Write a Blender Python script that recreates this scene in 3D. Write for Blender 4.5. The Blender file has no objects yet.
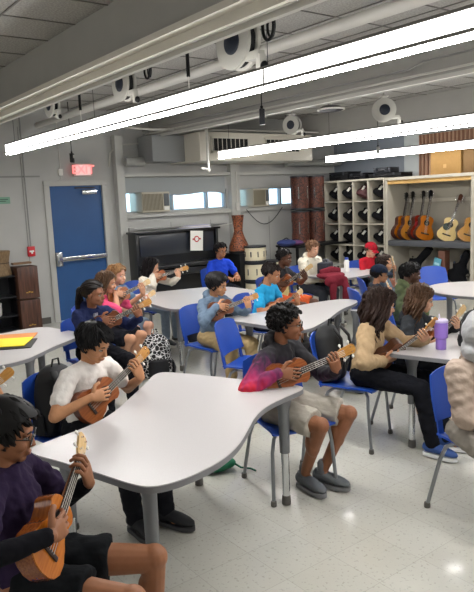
import bpy, bmesh, math, random
import numpy as np
from mathutils import Vector, Matrix, noise
random.seed(7); rng = np.random.default_rng(7)
PI = math.pi
SC = bpy.context.scene
COL = SC.collection

# ------------------------------------------------------------------ camera
CAM_H = 1.8
F_PX, YAW, PITCH, ROLL = 638.8, math.radians(143.056), math.radians(8.622), math.radians(-2.551)
def cam_axes():
    c, s = math.cos(YAW), math.sin(YAW)
    f = Vector((c*math.cos(PITCH), s*math.cos(PITCH), -math.sin(PITCH)))
    r = Vector((s, -c, 0)); u = r.cross(f)
    return r*math.cos(ROLL)+u*math.sin(ROLL), -r*math.sin(ROLL)+u*math.cos(ROLL), f
CR, CU, CF = cam_axes()
cam_d = bpy.data.cameras.new('camera'); cam = bpy.data.objects.new('camera', cam_d); COL.objects.link(cam)
cam_d.sensor_fit = 'HORIZONTAL'; cam_d.sensor_width = 36; cam_d.lens = F_PX*36/474; cam_d.clip_start = .05
m = Matrix.Identity(4)
for i in range(3):
    m[i][0] = CR[i]; m[i][1] = CU[i]; m[i][2] = -CF[i]
m[2][3] = CAM_H
cam.matrix_world = m
SC.camera = cam
def ray(px, py): return CF + CR*((px-237)/F_PX) - CU*((py-296)/F_PX)
def at_z(px, py, z):
    d = ray(px, py); t = (z-CAM_H)/d.z; return Vector((d.x*t, d.y*t, z))

# ------------------------------------------------------------------ world, exposure
SC.view_settings.view_transform = 'Standard'; SC.view_settings.look = 'None'
SC.view_settings.exposure = 0.88; SC.view_settings.gamma = 1.0
SC.view_settings.use_curve_mapping = False
SC.cycles.use_denoising = True
SC.cycles.max_bounces = 8
SC.cycles.sample_clamp_indirect = 4
LIGHT_STRENGTH = 15.5
wd = bpy.data.worlds.new('sky'); SC.world = wd; wd.use_nodes = True
bgn = wd.node_tree.nodes['Background']; bgn.inputs[0].default_value = (.55, .80, 1, 1); bgn.inputs[1].default_value = 2.0

# ------------------------------------------------------------------ materials
def lin(h):
    if isinstance(h, str):
        h = h.lstrip('#'); v = [int(h[i:i+2], 16)/255 for i in (0, 2, 4)]
    else: v = [c/255 for c in h]
    return [c/12.92 if c <= .04045 else ((c+.055)/1.055)**2.4 for c in v]+[1]
MATS = {}
def mat(name, col, rough=.6, metal=0, var=0, vscale=20, bump=0, bscale=60, emit=0, spec=None, bdist=.004, coat=0, stretch=None, col2=None, alpha=1, trans=0):
    if name in MATS: return MATS[name]
    M = bpy.data.materials.new(name); M.use_nodes = True; nt = M.node_tree; N = nt.nodes; b = N['Principled BSDF']
    c = lin(col)
    b.inputs['Base Color'].default_value = c; b.inputs['Roughness'].default_value = rough; b.inputs['Metallic'].default_value = metal
    if spec is not None: b.inputs['Specular IOR Level'].default_value = spec
    if coat: b.inputs['Coat Weight'].default_value = coat; b.inputs['Coat Roughness'].default_value = .1
    if trans: b.inputs['Transmission Weight'].default_value = trans
    if alpha < 1: b.inputs['Alpha'].default_value = alpha
    if emit: b.inputs['Emission Color'].default_value = c; b.inputs['Emission Strength'].default_value = emit
    src = None
    if var or bump or col2:
        tc = N.new('ShaderNodeTexCoord'); mp = N.new('ShaderNodeMapping'); nt.links.new(tc.outputs['Object'], mp.inputs[0])
        if stretch: mp.inputs['Scale'].default_value = stretch
        src = mp.outputs[0]
    if var or col2:
        n = N.new('ShaderNodeTexNoise'); n.inputs['Scale'].default_value = vscale; n.inputs['Detail'].default_value = 4
        nt.links.new(src, n.inputs['Vector'])
        r = N.new('ShaderNodeValToRGB'); r.color_ramp.elements[0].position = .35; r.color_ramp.elements[1].position = .65
        if col2: a, d = c, lin(col2)
        else: a = [x*(1-var) for x in c[:3]]+[1]; d = [min(1, x*(1+var)) for x in c[:3]]+[1]
        r.color_ramp.elements[0].color = a; r.color_ramp.elements[1].color = d
        nt.links.new(n.outputs[0], r.inputs[0]); nt.links.new(r.outputs[0], b.inputs['Base Color'])
    if bump:
        n = N.new('ShaderNodeTexNoise'); n.inputs['Scale'].default_value = bscale; nt.links.new(src, n.inputs['Vector'])
        bp = N.new('ShaderNodeBump'); bp.inputs['Strength'].default_value = bump; bp.inputs['Distance'].default_value = bdist
        nt.links.new(n.outputs[0], bp.inputs['Height']); nt.links.new(bp.outputs[0], b.inputs['Normal'])
    MATS[name] = M; return M
def floor_mat():
    M = bpy.data.materials.new('vinyl tile'); M.use_nodes = True; nt = M.node_tree; N = nt.nodes; b = N['Principled BSDF']; L = nt.links.new
    tc = N.new('ShaderNodeTexCoord')
    br = N.new('ShaderNodeTexBrick'); br.offset = 0; br.inputs['Scale'].default_value = 1; br.inputs['Brick Width'].default_value = .305; br.inputs['Row Height'].default_value = .305
    br.inputs['Mortar Size'].default_value = .0014; br.inputs['Color1'].default_value = lin('#cbcac1'); br.inputs['Color2'].default_value = lin('#c6c4ba'); br.inputs['Mortar'].default_value = lin('#b1aea5')
    L(tc.outputs['Object'], br.inputs['Vector'])
    n = N.new('ShaderNodeTexNoise'); n.inputs['Scale'].default_value = 55; n.inputs['Detail'].default_value = 3; L(tc.outputs['Object'], n.inputs['Vector'])
    r = N.new('ShaderNodeValToRGB'); r.color_ramp.elements[0].position = .34; r.color_ramp.elements[0].color = lin('#8f8a80'); r.color_ramp.elements[1].position = .40; r.color_ramp.elements[1].color = (1, 1, 1, 1)
    L(n.outputs[0], r.inputs[0])
    mx = N.new('ShaderNodeMixRGB'); mx.blend_type = 'MULTIPLY'; mx.inputs[0].default_value = .30; L(br.outputs['Color'], mx.inputs[1]); L(r.outputs[0], mx.inputs[2])
    n3 = N.new('ShaderNodeTexNoise'); n3.inputs['Scale'].default_value = 1.3; n3.inputs['Detail'].default_value = 5; L(tc.outputs['Object'], n3.inputs['Vector'])
    r3 = N.new('ShaderNodeValToRGB'); r3.color_ramp.elements[0].color = (.82, .82, .82, 1); r3.color_ramp.elements[1].color = (1, 1, 1, 1); L(n3.outputs[0], r3.inputs[0])
    mx2 = N.new('ShaderNodeMixRGB'); mx2.blend_type = 'MULTIPLY'; mx2.inputs[0].default_value = 1; L(mx.outputs[0], mx2.inputs[1]); L(r3.outputs[0], mx2.inputs[2])
    L(mx2.outputs[0], b.inputs['Base Color']); 
    n2 = N.new('ShaderNodeTexNoise'); n2.inputs['Scale'].default_value = 9; n2.inputs['Detail'].default_value = 6; L(tc.outputs['Object'], n2.inputs['Vector'])
    bp = N.new('ShaderNodeBump'); bp.inputs['Strength'].default_value = .10; bp.inputs['Distance'].default_value = .004; L(n2.outputs[0], bp.inputs['Height']); L(bp.outputs[0], b.inputs['Normal'])
    mr = N.new('ShaderNodeMapRange'); mr.inputs['To Min'].default_value = .06; mr.inputs['To Max'].default_value = .19; L(n2.outputs[0], mr.inputs[0]); L(mr.outputs[0], b.inputs['Roughness'])
    b.inputs['Specular IOR Level'].default_value = 1.0
    return M
def wood(name, c1, c2, rough=.4, scale=(30, 30, 3), coat=.08):
    return mat(name, c1, rough, col2=c2, vscale=3, stretch=scale, coat=coat)
def emit(name, col, s):
    if name in MATS: return MATS[name]
    M = bpy.data.materials.new(name); M.use_nodes = True; b = M.node_tree.nodes['Principled BSDF']
    b.inputs['Base Color'].default_value = (.8, .8, .8, 1); b.inputs['Emission Color'].default_value = lin(col); b.inputs['Emission Strength'].default_value = s
    MATS[name] = M; return M

# ------------------------------------------------------------------ mesh buffer
def V(*a): return Vector(a)
class MB:
    def __init__(s): s.v = []; s.f = []
    def add(s, vs, fs, M=None):
        o = len(s.v)
        s.v += [tuple(M @ Vector(p)) if M is not None else tuple(p) for p in vs]
        s.f += [tuple(i+o for i in f) for f in fs]; return s
    def box(s, c, d, M=None, bev=0):
        bm = bmesh.new(); bmesh.ops.create_cube(bm, size=1)
        for v in bm.verts: v.co = Vector((v.co.x*d[0]+c[0], v.co.y*d[1]+c[1], v.co.z*d[2]+c[2]))
        if bev: bmesh.ops.bevel(bm, geom=bm.edges[:], offset=bev, segments=2, profile=.6, affect='EDGES')
        bm.verts.index_update()
        s.add([v.co[:] for v in bm.verts], [[v.index for v in f.verts] for f in bm.faces], M); bm.free(); return s
    def b2(s, lo, hi, bev=0, M=None):
        return s.box([(a+b)/2 for a, b in zip(lo, hi)], [abs(b-a) for a, b in zip(lo, hi)], M, bev)
    def loft(s, pts, rs, side=None, n=12, M=None, close=True):
        pts = [Vector(p) for p in pts]; k = len(pts); vs = []; fs = []
        rs = [(r, r) if not isinstance(r, (tuple, list)) else r for r in rs]
        prev = None
        for i, p in enumerate(pts):
            t = (pts[min(i+1, k-1)]-pts[max(i-1, 0)])
            t = t.normalized() if t.length > 1e-9 else Vector((0, 0, 1))
            ref = Vector(side) if side is not None else (prev if prev is not None else (Vector((0, 0, 1)) if abs(t.z) < .9 else Vector((0, 1, 0))))
            a = ref-t*ref.dot(t)
            if a.length < 1e-6: a = t.orthogonal()
            a.normalize(); b = t.cross(a); prev = a
            for j in range(n):
                w = 2*PI*j/n; vs.append(p+a*(rs[i][0]*math.cos(w))+b*(rs[i][1]*math.sin(w)))
        for i in range(k-1):
            for j in range(n):
                fs.append((i*n+j, i*n+(j+1) % n, (i+1)*n+(j+1) % n, (i+1)*n+j))
        if close: fs.append(tuple(range(n))[::-1]); fs.append(tuple((k-1)*n+j for j in range(n)))
        return s.add(vs, fs, M)
    def cap(s, p, q, r0, r1=None, n=10, M=None, side=None, flat=1):
        """round ended tapered limb"""
        p, q = Vector(p), Vector(q); r1 = r0 if r1 is None else r1; d = (q-p); l = d.length; d = d/max(l, 1e-6)
        P = []; R = []
        for a in (80, 50, 20): P.append(p-d*r0*math.sin(math.radians(a))); R.append(r0*math.cos(math.radians(a)))
        for t in (0.05, .35, .65, .95): P.append(p+d*l*t); R.append(r0+(r1-r0)*t)
        for a in (20, 50, 80): P.append(q+d*r1*math.sin(math.radians(a))); R.append(r1*math.cos(math.radians(a)))
        return s.loft(P, [(r, r*flat) for r in R], side, n, M)
    def tube(s, pts, r, n=8, M=None): return s.loft(pts, [r]*len(pts) if not isinstance(r, list) else r, None, n, M)
    def ell(s, c, r, R=None, n=14, m=9, M=None):
        vs = []; fs = []; c = Vector(c)
        for i in range(1, m):
            th = PI*i/m
            for j in range(n):
                w = 2*PI*j/n; p = Vector((r[0]*math.sin(th)*math.cos(w), r[1]*math.sin(th)*math.sin(w), r[2]*math.cos(th)))
                if R is not None: p = R @ p
                vs.append(c+p)
        top = Vector((0, 0, r[2])); 
        if R is not None: top = R @ top
        vs += [c+top, c-top]; T = len(vs)-2
        for i in range(m-2):
            for j in range(n): fs.append((i*n+j, (i+1)*n+j, (i+1)*n+(j+1) % n, i*n+(j+1) % n))
        for j in range(n):
            fs.append((T, j, (j+1) % n)); fs.append((T+1, (m-2)*n+(j+1) % n, (m-2)*n+j))
        return s.add(vs, fs, M)
    def lathe(s, prof, n=24, M=None, c=(0, 0, 0)):
        vs = [(c[0]+r*math.cos(2*PI*j/n), c[1]+r*math.sin(2*PI*j/n), c[2]+z) for r, z in prof for j in range(n)]; k = len(prof)
        fs = [(i*n+j, i*n+(j+1) % n, (i+1)*n+(j+1) % n, (i+1)*n+j) for i in range(k-1) for j in range(n)]
        fs.append(tuple(range(n))[::-1]); fs.append(tuple((k-1)*n+j for j in range(n)))
        return s.add(vs, fs, M)
    def prism(s, out, z0, z1, M=None, inset=0):
        n = len(out); ar = sum(out[i][0]*out[(i+1) % n][1]-out[(i+1) % n][0]*out[i][1] for i in range(n))
        if ar < 0: out = out[::-1]
        vs = [(x, y, z0) for x, y in out]+[(x, y, z1) for x, y in out]
        fs = [tuple(range(n))[::-1], tuple(range(n, 2*n))]+[(i, (i+1) % n, n+(i+1) % n, n+i) for i in range(n)]
        return s.add(vs, fs, M)
    def grid(s, fn, nu, nv, th, M=None):
        """sheet fn(u,v)->point with thickness"""
        P = [[Vector(fn(i/nu, j/nv)) for j in range(nv+1)] for i in range(nu+1)]
        vs = []; 
        def nrm(i, j):
            a = P[min(i+1, nu)][j]-P[max(i-1, 0)][j]; b = P[i][min(j+1, nv)]-P[i][max(j-1, 0)]; q = a.cross(b); return q.normalized() if q.length > 1e-12 else Vector((0, 0, 1))
        for sgn in (.5, -.5):
            for i in range(nu+1):
                for j in range(nv+1): vs.append(P[i][j]+nrm(i, j)*th*sgn)
        W = nv+1; K = (nu+1)*W; fs = []
        for i in range(nu):
            for j in range(nv):
                a = i*W+j; fs.append((a, a+W, a+W+1, a+1)); fs.append((K+a, K+a+1, K+a+W+1, K+a+W))
        for i in range(nu):
            a = i*W; fs.append((a, K+a, K+a+W, a+W)); a = i*W+nv; fs.append((a, a+W, K+a+W, K+a))
        for j in range(nv):
            a = j; fs.append((a, a+1, K+a+1, K+a)); a = nu*W+j; fs.append((a, K+a, K+a+1, a+1))
        return s.add(vs, fs, M)
    def mesh(s, name, smooth=True):
        me = bpy.data.meshes.new(name); me.from_pydata([tuple(v) for v in s.v], [], s.f); me.update()
        if smooth:
            me.polygons.foreach_set('use_smooth', [True]*len(me.polygons))
            try: me.set_sharp_from_angle(angle=math.radians(38))
            except Exception: pass
        return me
    def build(s, name, m, parent=None, smooth=True):
        o = bpy.data.objects.new(name, s.mesh(name, smooth)); COL.objects.link(o)
        if m is not None: o.data.materials.append(m)
        if parent is not None: o.parent = parent
        return o
def tag(o, label=None, cat=None, group=None, kind=None):
    for k, v in (('label', label), ('category', cat), ('group', group), ('kind', kind)):
        if v: o[k] = v
    return o
def empty(name, loc, rz=0, label=None, cat=None, group=None, M=None):
    o = bpy.data.objects.new(name, None); COL.objects.link(o); o.empty_display_size = .1
    if M is not None: o.matrix_world = M
    else: o.location = loc; o.rotation_euler = (0, 0, rz)
    return tag(o, label, cat, group)
def copy_tree(o, parent=None):
    c = o.copy(); COL.objects.link(c); c.parent = parent
    for ch in o.children: copy_tree(ch, c)
    return c
def struct(name, mb, m, smooth=False, parent=None):
    o = mb.build(name, m, parent, smooth)
    if parent is None: o['kind'] = 'structure'
    return o
def remesh(mb, voxel, smooth=4, fac=.5):
    me = mb.mesh('tmp'); o = bpy.data.objects.new('tmp', me); COL.objects.link(o)
    r = o.modifiers.new('r', 'REMESH'); r.mode = 'VOXEL'; r.voxel_size = voxel; r.adaptivity = 0
    if smooth: s = o.modifiers.new('s', 'SMOOTH'); s.iterations = smooth; s.factor = fac
    dg = bpy.context.evaluated_depsgraph_get(); ev = o.evaluated_get(dg); out = bpy.data.meshes.new_from_object(ev)
    bpy.data.objects.remove(o); bpy.data.meshes.remove(me)
    n = len(out.vertices); a = np.empty(n*3, np.float32); out.vertices.foreach_get('co', a); a = a.reshape(-1, 3)
    nr = np.empty(n*3, np.float32); out.vertices.foreach_get('normal', nr); nr = nr.reshape(-1, 3)
    fs = [tuple(p.vertices) for p in out.polygons]; bpy.data.meshes.remove(out)
    return a, nr, fs
def wrinkle(a, nr, amp, k=22, seed=0):
    r = np.random.default_rng(seed); d = np.zeros(len(a))
    for i in range(7):
        w = r.normal(size=3)*np.array([.7, .7, 1.0]); w = w/np.linalg.norm(w)*k*(1+.35*i); ph = r.uniform(0, 6.28)
        bend = np.sin(a@(r.normal(size=3)*k*.35)+r.uniform(0, 6))
        d += np.sin(a@w+ph+1.5*bend)/(1+.4*i)
    return a+nr*(amp*d/2.2)[:, None]
def obj_arr(name, a, fs, m, parent):
    me = bpy.data.meshes.new(name); me.from_pydata(a.tolist(), [], fs); me.update()
    me.polygons.foreach_set('use_smooth', [True]*len(me.polygons))
    o = bpy.data.objects.new(name, me); COL.objects.link(o); o.data.materials.append(m); o.parent = parent; return o
def chaikin(p, k=3):
    for _ in range(k):
        q = []
        for i in range(len(p)):
            a, b = p[i], p[(i+1) % len(p)]
            q.append((a[0]*.75+b[0]*.25, a[1]*.75+b[1]*.25)); q.append((a[0]*.25+b[0]*.75, a[1]*.25+b[1]*.75))
        p = q
    return p
FONT_M = {}
def text(s, name, size, M, m, parent, ext=.001):
    c = bpy.data.curves.new(name, 'FONT'); c.body = s; c.size = size; c.align_x = 'CENTER'; c.align_y = 'CENTER'; c.extrude = ext; c.offset = size*.02
    t = bpy.data.objects.new(name, c); COL.objects.link(t)
    dg = bpy.context.evaluated_depsgraph_get(); me = bpy.data.meshes.new_from_object(t.evaluated_get(dg)); bpy.data.objects.remove(t)
    o = bpy.data.objects.new(name, me); COL.objects.link(o); me.materials.clear(); me.materials.append(m); me.transform(M); o.parent = parent; return o
# ================================================================== ROOM
XW, YW, X1, Y0, ZC = -9.68, 10.0, 2.6, -2.6, 3.3
M_wall = mat('grey wall paint', '#b3b3b0', .65, var=.04, vscale=2)
M_wall2 = mat('panel wall paint', '#a9abaa', .6, var=.04, vscale=2)
M_trim = mat('trim paint', '#b5b5b0', .5)
M_beam = mat('beam paint', '#a3a19b', .7, var=.03, vscale=3)
M_cream = mat('cream paint', '#cfcabd', .45)
M_black = mat('black plastic', '#0f1012', .5, spec=.3)
M_dark = mat('dark metal', '#33353a', .4, metal=.5)
M_white = mat('white plastic', '#e6e4de', .4)
M_pipe = mat('painted pipe', '#c4c2bb', .45)
M_tile = mat('ceiling tile', '#a5a39e', .95, var=.22, vscale=60, bump=.5, bscale=120)
M_grid = mat('ceiling grid', '#6c6a66', .7)
M_chrome = mat('chrome', '#d5d7da', .15, metal=1)
M_leg = mat('table leg paint', '#77797d', .4, metal=.35)
M_steel = mat('chair steel', '#8d9094', .3, metal=.7)
M_glide = mat('grey glide', '#5d5a55', .6)

struct('floor', MB().b2((XW-.3, Y0, -.1), (X1, YW+.2, 0)), floor_mat())
struct('ceiling', MB().b2((XW-.3, Y0, ZC), (X1, YW+.2, ZC+.1)), M_tile)
g = MB()
y = Y0+.2
for k in range(60):
    yy = 2.38-.61*8+.61*k
    if Y0 < yy < YW and min(abs(yy-b) for b in (2.38, 5.58, 8.78)) > .02: g.b2((XW, yy-.008, ZC-.006), (X1, yy+.008, ZC-.0005))
for k in range(24):
    xx = -9.06+.61*1.02*k if False else -8.9+.61*k
    if xx < X1: g.b2((xx-.006, Y0, ZC-.007), (xx+.006, YW, ZC-.0005))
struct('trim_1', g, M_grid)
for i, yb in enumerate((2.38, 5.58, 8.78)):
    struct('ceiling_beam', MB().b2((XW, yb, 2.9), (X1, yb+.26, ZC)), M_beam)
# window wall, left of the room: door bay and window bay with openings
DY0, DY1, DZ = 3.72, 4.66, 2.15
WZ0, WZ1 = 1.64, 2.0
wm = MB()
T = .16
wm.b2((XW-T, Y0, 0), (XW, DY0, 3.3)).b2((XW-T, DY1, 0), (XW, 4.98, 3.3)).b2((XW-T, DY0, DZ), (XW, DY1, 3.3))
wins = [(5.02, 7.14), (7.40, 9.2)]
wm.b2((XW-T, 4.98, 0), (XW, YW+.2, WZ0)).b2((XW-T, 4.98, WZ1+.0), (XW, YW+.2, 3.3))
wm.b2((XW-T, 4.98, WZ0), (XW, 5.02, WZ1)).b2((XW-T, 7.14, WZ0), (XW, 7.40, WZ1)).b2((XW-T, 9.2, WZ0), (XW, YW+.2, WZ1))
struct('wall_left', wm, M_wall)
# panel seams and the horizontal joint
sm = MB()
for yy in (1.7, 2.65, 3.35, 5.9, 6.75, 8.15, 8.9): sm.b2((XW, yy-.006, 0), (XW+.003, yy+.006, 1.45 if yy > 5 else 3.0))
sm.b2((XW, Y0, 2.26), (XW+.012, DY0-.1, 2.285))
struct('trim_2', sm, mat('seam', '#8f8f8c', .6))
for yy, w in ((4.86, .14), (7.17, .2)):
    struct('wall_column', MB().b2((XW, yy, 0), (XW+.12, yy+w, 2.9), .004), M_trim)
struct('trim_3', MB().b2((XW, 5.0, 2.24), (XW+.10, 9.9, 2.30)).b2((XW, 5.0, 1.56), (XW+.07, 9.9, 1.63)), M_trim)
struct('baseboard_left', MB().b2((XW, Y0, 0), (XW+.012, DY0-.12, .1)).b2((XW, 5.0, 0), (XW+.012, YW, .1)), mat('vinyl base', '#55534f', .6))
struct('wall_back', MB().b2((XW-T, YW, 0), (X1, YW+.15, 3.3)), mat('slate blue wall', '#7c828b', .65, var=.03, vscale=2))
struct('wall_panel', MB().b2((-7.82, YW-.05, 2.0), (X1, YW, 3.3)), mat('pale wall panel', '#b6bbbb', .6))
struct('wall_right', MB().b2((X1, Y0, 0), (X1+.15, YW+.15, 3.3)), M_wall)
struct('wall_front', MB().b2((XW-T, Y0-.15, 0), (X1+.15, Y0, 3.3)), M_wall)
# windows
M_glass = mat('window glass', '#eef4f6', .02, trans=1, spec=.5)
M_alu = mat('window frame aluminium', '#aab0b3', .4, metal=.3)
for i, ((a, b), mul) in enumerate(zip(wins, ([5.75, 5.98, 6.72], [8.50]))):
    fr = MB(); fr.b2((XW-.12, a, WZ0), (XW-.04, b, WZ0+.03)).b2((XW-.12, a, WZ1-.03), (XW-.04, b, WZ1))
    for yy in [a+.015, b-.015]+mul: fr.b2((XW-.12, yy-.02, WZ0), (XW-.03, yy+.02, WZ1))
    w = struct('window_%d' % (i+1), fr, M_alu)
    MB().b2((XW-.085, a, WZ0), (XW-.08, b, WZ1)).build('window_glass', M_glass, w)
# outdoor wing of the building seen through the glass
tag(MB().b2((-14.6, 2.0, -.2), (-14.2, 6.9, 2.02)).build('neighbouring_building', mat('blue outside wall', '#5d8fc0', .8)), 'pale blue building wall outside the windows', 'building')
struct('ground_outside', MB().b2((-30, -10, -.3), (XW-.4, 24, -.2)), mat('outside ground', '#b9bdb6', .9))
# roller shade above window 1, its lower film sagging
sh = MB().grid(lambda u, v: (XW+.04, 5.03+2.05*u, 2.22-(.25+.06*u-.03*math.sin(3*PI*u))*v), 10, 3, .006)
tag(sh.build('roller_shade', mat('grey shade cloth', '#9ea3a4', .8)), 'grey fabric shade hanging over the top of the window beside the door', 'shade')
# door
d = struct('door_1', MB().b2((XW-.07, DY0+.03, .01), (XW-.02, DY1-.03, DZ-.03)), mat('blue door paint', '#1f4f86', .45, var=.05, vscale=3))
fm = MB().b2((XW-.10, DY0-.06, 0), (XW+.03, DY0+.03, DZ-.031), .004).b2((XW-.10, DY1-.03, 0), (XW+.03, DY1+.06, DZ-.031), .004).b2((XW-.10, DY0-.06, DZ-.03), (XW+.03, DY1+.06, DZ+.05), .004)
fm.build('door_frame', M_trim, d)
MB().b2((XW+.03, DY0+.05, .95), (XW+.075, DY1-.05, 1.02), .006).build('crash_bar', M_chrome, d)
MB().b2((XW-.02, DY0+.04, .88), (XW+.08, DY0+.13, 1.10), .01).build('latch_box', M_chrome, d)
MB().b2((XW-.02, DY0+.55, DZ-.17), (XW+.05, DY0+.8, DZ-.1), .008).build('door_closer', M_chrome, d)
MB().b2((XW-.0, DY0+.45, DZ-.075), (XW+.03, DY0+.78, DZ-.055)).build('closer_arm', M_dark, d)

# ------------------------------------------------------------------ ceiling lights
M_lens = emit('light lens', '#fffdfa', LIGHT_STRENGTH*.27); M_lens2 = emit('bottom light lens', '#fffdfa', LIGHT_STRENGTH*2.7); M_lensb = emit('dim light lens', '#fffdfa', LIGHT_STRENGTH*.22)
M_house = mat('fixture housing', '#6e6b67', .5)
LZ = 2.462
def light_run(x0, x1, y, z, seg, label, group, ms=None, mb=None):
    r = empty('linear_ceiling_light', (x0, y, z), 0, label, 'ceiling light')
    L = x1-x0; w = .072; h = .104
    hs = MB().b2((0, -w/2+.012, .0), (L, w/2-.012, h+.02)).b2((0, -w/2-.007, .004), (L, w/2+.007, .022)).b2((0, -w/2-.003, h), (L, w/2+.003, h+.012)).b2((-.012, -w/2, .0), (0, w/2, h+.012)).b2((L, -w/2, 0), (L+.012, w/2, h+.012))
    hs.build('housing', M_house, r)
    MB().b2((.002, -w/2, .021), (L-.002, w/2, h-.001)).build('side_lens', ms or M_lens, r)
    MB().b2((.002, -w/2, -.008), (L-.002, w/2, .005)).build('bottom_lens', mb or M_lens2, r)
    k = seg
    while k < L:
        MB().b2((k-.006, -w/2-.004, -.004), (k+.006, w/2+.004, h+.014)).build('joiner_band', M_house, r)
        MB().tube([(k, 0, h), (k, 0, ZC-z)], .0025, 5).build('suspension_cable', M_dark, r); k += seg
    for kk in (.25,):
        MB().tube([(kk, 0, h), (kk, 0, ZC-z)], .0025, 5).build('suspension_cable', M_dark, r)
    return r
light_run(-7.95, 1.2, 2.62, LZ, 2.44, 'long white hanging light strip closest to the dark beam', 'x')
light_run(-8.5, 1.6, 6.18, LZ, 2.44, 'middle hanging light strip in front of the pale air duct', 'x')
light_run(-8.95, 1.6, 9.05, LZ-.03, 2.44, 'hanging light strip just in front of the storage cubbies', 'x', M_lensb, emit('dim bottom lens', '#fffdfa', LIGHT_STRENGTH*.8))
light_run(-7.6, 1.6, -1.7, LZ, 2.44, 'added hanging light strip out of view, brightening the near end of the room', 'x', M_lensb, emit('dim bottom lens', '#fffdfa', LIGHT_STRENGTH*.8))  # extra strip out of view, added to lift the dark near ceiling

# ------------------------------------------------------------------ overhead tracks, pipes, reels
def run(name, mb, m, label, cat, group=None): return tag(mb.build(name, m), label, cat, group)
run('ceiling_track', MB().b2((XW, 2.27, 2.86), (X1, 2.40, 2.90)).b2((XW, 2.35, 2.80), (X1, 2.385, 2.86)), M_cream, 'cream painted rail along the lower edge of the dark beam', 'rail')
run('cable_track', MB().b2((XW+.1, 2.50, 2.80), (X1, 2.54, 2.835)).b2((XW+.1, 2.475, 2.835), (X1, 2.565, 2.842)), M_pipe, 'slim metal power track hanging below the cream rail', 'track')
run('sprinkler_pipe', MB().tube([(XW+.1, 3.62, 3.02), (X1, 3.62, 3.02)], .045, 14), M_pipe, 'white painted sprinkler pipe behind the hose reels', 'pipe')
run('cable_track', MB().b2((XW+.1, 5.50, 2.86), (X1, 5.54, 2.90)).tube([(XW+.1, 5.46, 2.93), (X1, 5.46, 2.93)], .012, 8), M_pipe, 'slim metal power track with conduit along the second beam', 'track')
run('electrical_conduit', MB().tube([(XW+.1, 5.40, 2.99), (-4.2, 5.40, 2.99), (-4.0, 5.40, 3.04), (X1, 5.40, 3.04)], .011, 8), mat('conduit', '#8f8f8d', .4), 'thin grey conduit on the face of the second beam', 'conduit')
def reel(px, py, yw, s, label, ang, strap=True):
    dd = ray(px, py); t = yw/dd.y; c = Vector((dd.x*t, yw, CAM_H+dd.z*t))
    r = empty('cord_reel', c, ang, label, 'cord reel', 'retractable cord reels under the ceiling')
    A = Matrix.Rotation(PI/2, 4, 'X')
    R = .165*s
    MB().lathe([(R*.55, -.05*s), (R, -.05*s), (R, -.028*s), (R*.8, -.022*s), (R*.8, .022*s), (R, .028*s), (R, .05*s), (R*.55, .05*s)], 32, A).build('reel_casing', mat('reel white', '#c4c2ba', .45), r)
    MB().lathe([(R*.82, -.02*s), (R*.9, -.02*s), (R*.9, .02*s), (R*.82, .02*s)], 32, A).build('wound_cord', M_black, r)
    MB().lathe([(R*.40, -.062*s), (R*.46, -.055*s), (R*.46, .055*s), (R*.40, .062*s)], 28, A).build('reel_hub', mat('navy disc', '#232a38', .5), r)
    MB().box((R*.95, 0, -R*.65), (.13*s, .06*s, .05*s), None, .008).box((R*1.3, 0, -R*.95), (.04*s, .05*s, .10*s), None, .006).build('cord_guide', mat('reel white', '#c4c2ba', .45), r)
    MB().ell((R*1.5, 0, -R*1.1), (.025*s, .025*s, .03*s)).build('cord_stop', M_black, r)
    MB().b2((-.035, -.03, R*.6), (.035, .03, R*1.15), .004).b2((-.05, -.05, R*1.1), (.05, .05, R*1.14)).build('bracket', M_white, r)
    MB().tube([(0, 0, R*1.1), (0, 0, ZC-c.z)], .012, 8).build('hanger_rod', M_pipe, r)
    return r
reel(52, 105, 2.95, .85, 'white cord reel at the far end beside the exit door wall', 0)
reel(124, 84, 2.95, .95, 'white cord reel in the middle of the row by the cream rail', 0)
reel(238, 43, 2.95, 1.15, 'biggest white cord reel, above the long light strip', 0)
reel(292, 125, 6.3, .8, 'white cord reel hung beside the black power box', .3)
reel(384, 110, 6.3, .85, 'white cord reel above the storage cubbies', .9)
def loop_hook(px, py, yw, s, label):
    dd = ray(px, py); t = yw/dd.y; c = Vector((dd.x*t, yw, CAM_H+dd.z*t)); r = empty('cord_loop', c, 0, label, 'cord')
    P = [(.055*s*math.cos(a), .0, .085*s*math.sin(a)) for a in np.linspace(0, 2*PI, 22)]
    MB().tube(P, .011*s, 8).build('coiled_cord', M_black, r)
    P = [(.035*s*math.cos(a)+.01, .02, .07*s*math.sin(a)) for a in np.linspace(0, 2*PI, 22)]
    MB().tube(P, .008*s, 8).build('cord_coil', M_black, r)
    MB().tube([(0, 0, .08*s), (0, 0, ZC-c.z)], .004, 6).build('hanger', M_black, r)
loop_hook(147, 70, 3.1, .9, 'black cord coiled in a loop beside the middle reel')
loop_hook(268, 26, 3.1, 1.1, 'black cord coiled in a loop beside the biggest reel')
def drop_cord(px, y0, y1, yw, label):
    a = ray(px, y0); t = yw/a.y; c = Vector((a.x*t, yw, CAM_H+a.z*t)); b = ray(px+4, y1); t = yw/b.y; e = Vector((b.x*t, yw, CAM_H+b.z*t))
    r = empty('drop_cord', c, 0, label, 'cord'); q = e-c
    MB().tube([(0, 0, ZC-c.z), (0, 0, 0)], .006, 6).tube([(0, 0, .02), (.0, 0, q.z*.5)], .014, 8).build('cord_sleeve', M_black, r)
    MB().tube([(0, 0, q.z*.5), (q.x*.1, 0, q.z*.75), (q.x*.6, 0, q.z*.95), (q.x, 0, q.z)], .004, 6).build('thin_wire', M_white, r)
drop_cord(187, 50, 103, 2.72, 'black sleeved cord dropping to the long light strip')
drop_cord(79, 92, 128, 2.72, 'black sleeved cord dropping beside the far reel')
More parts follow.
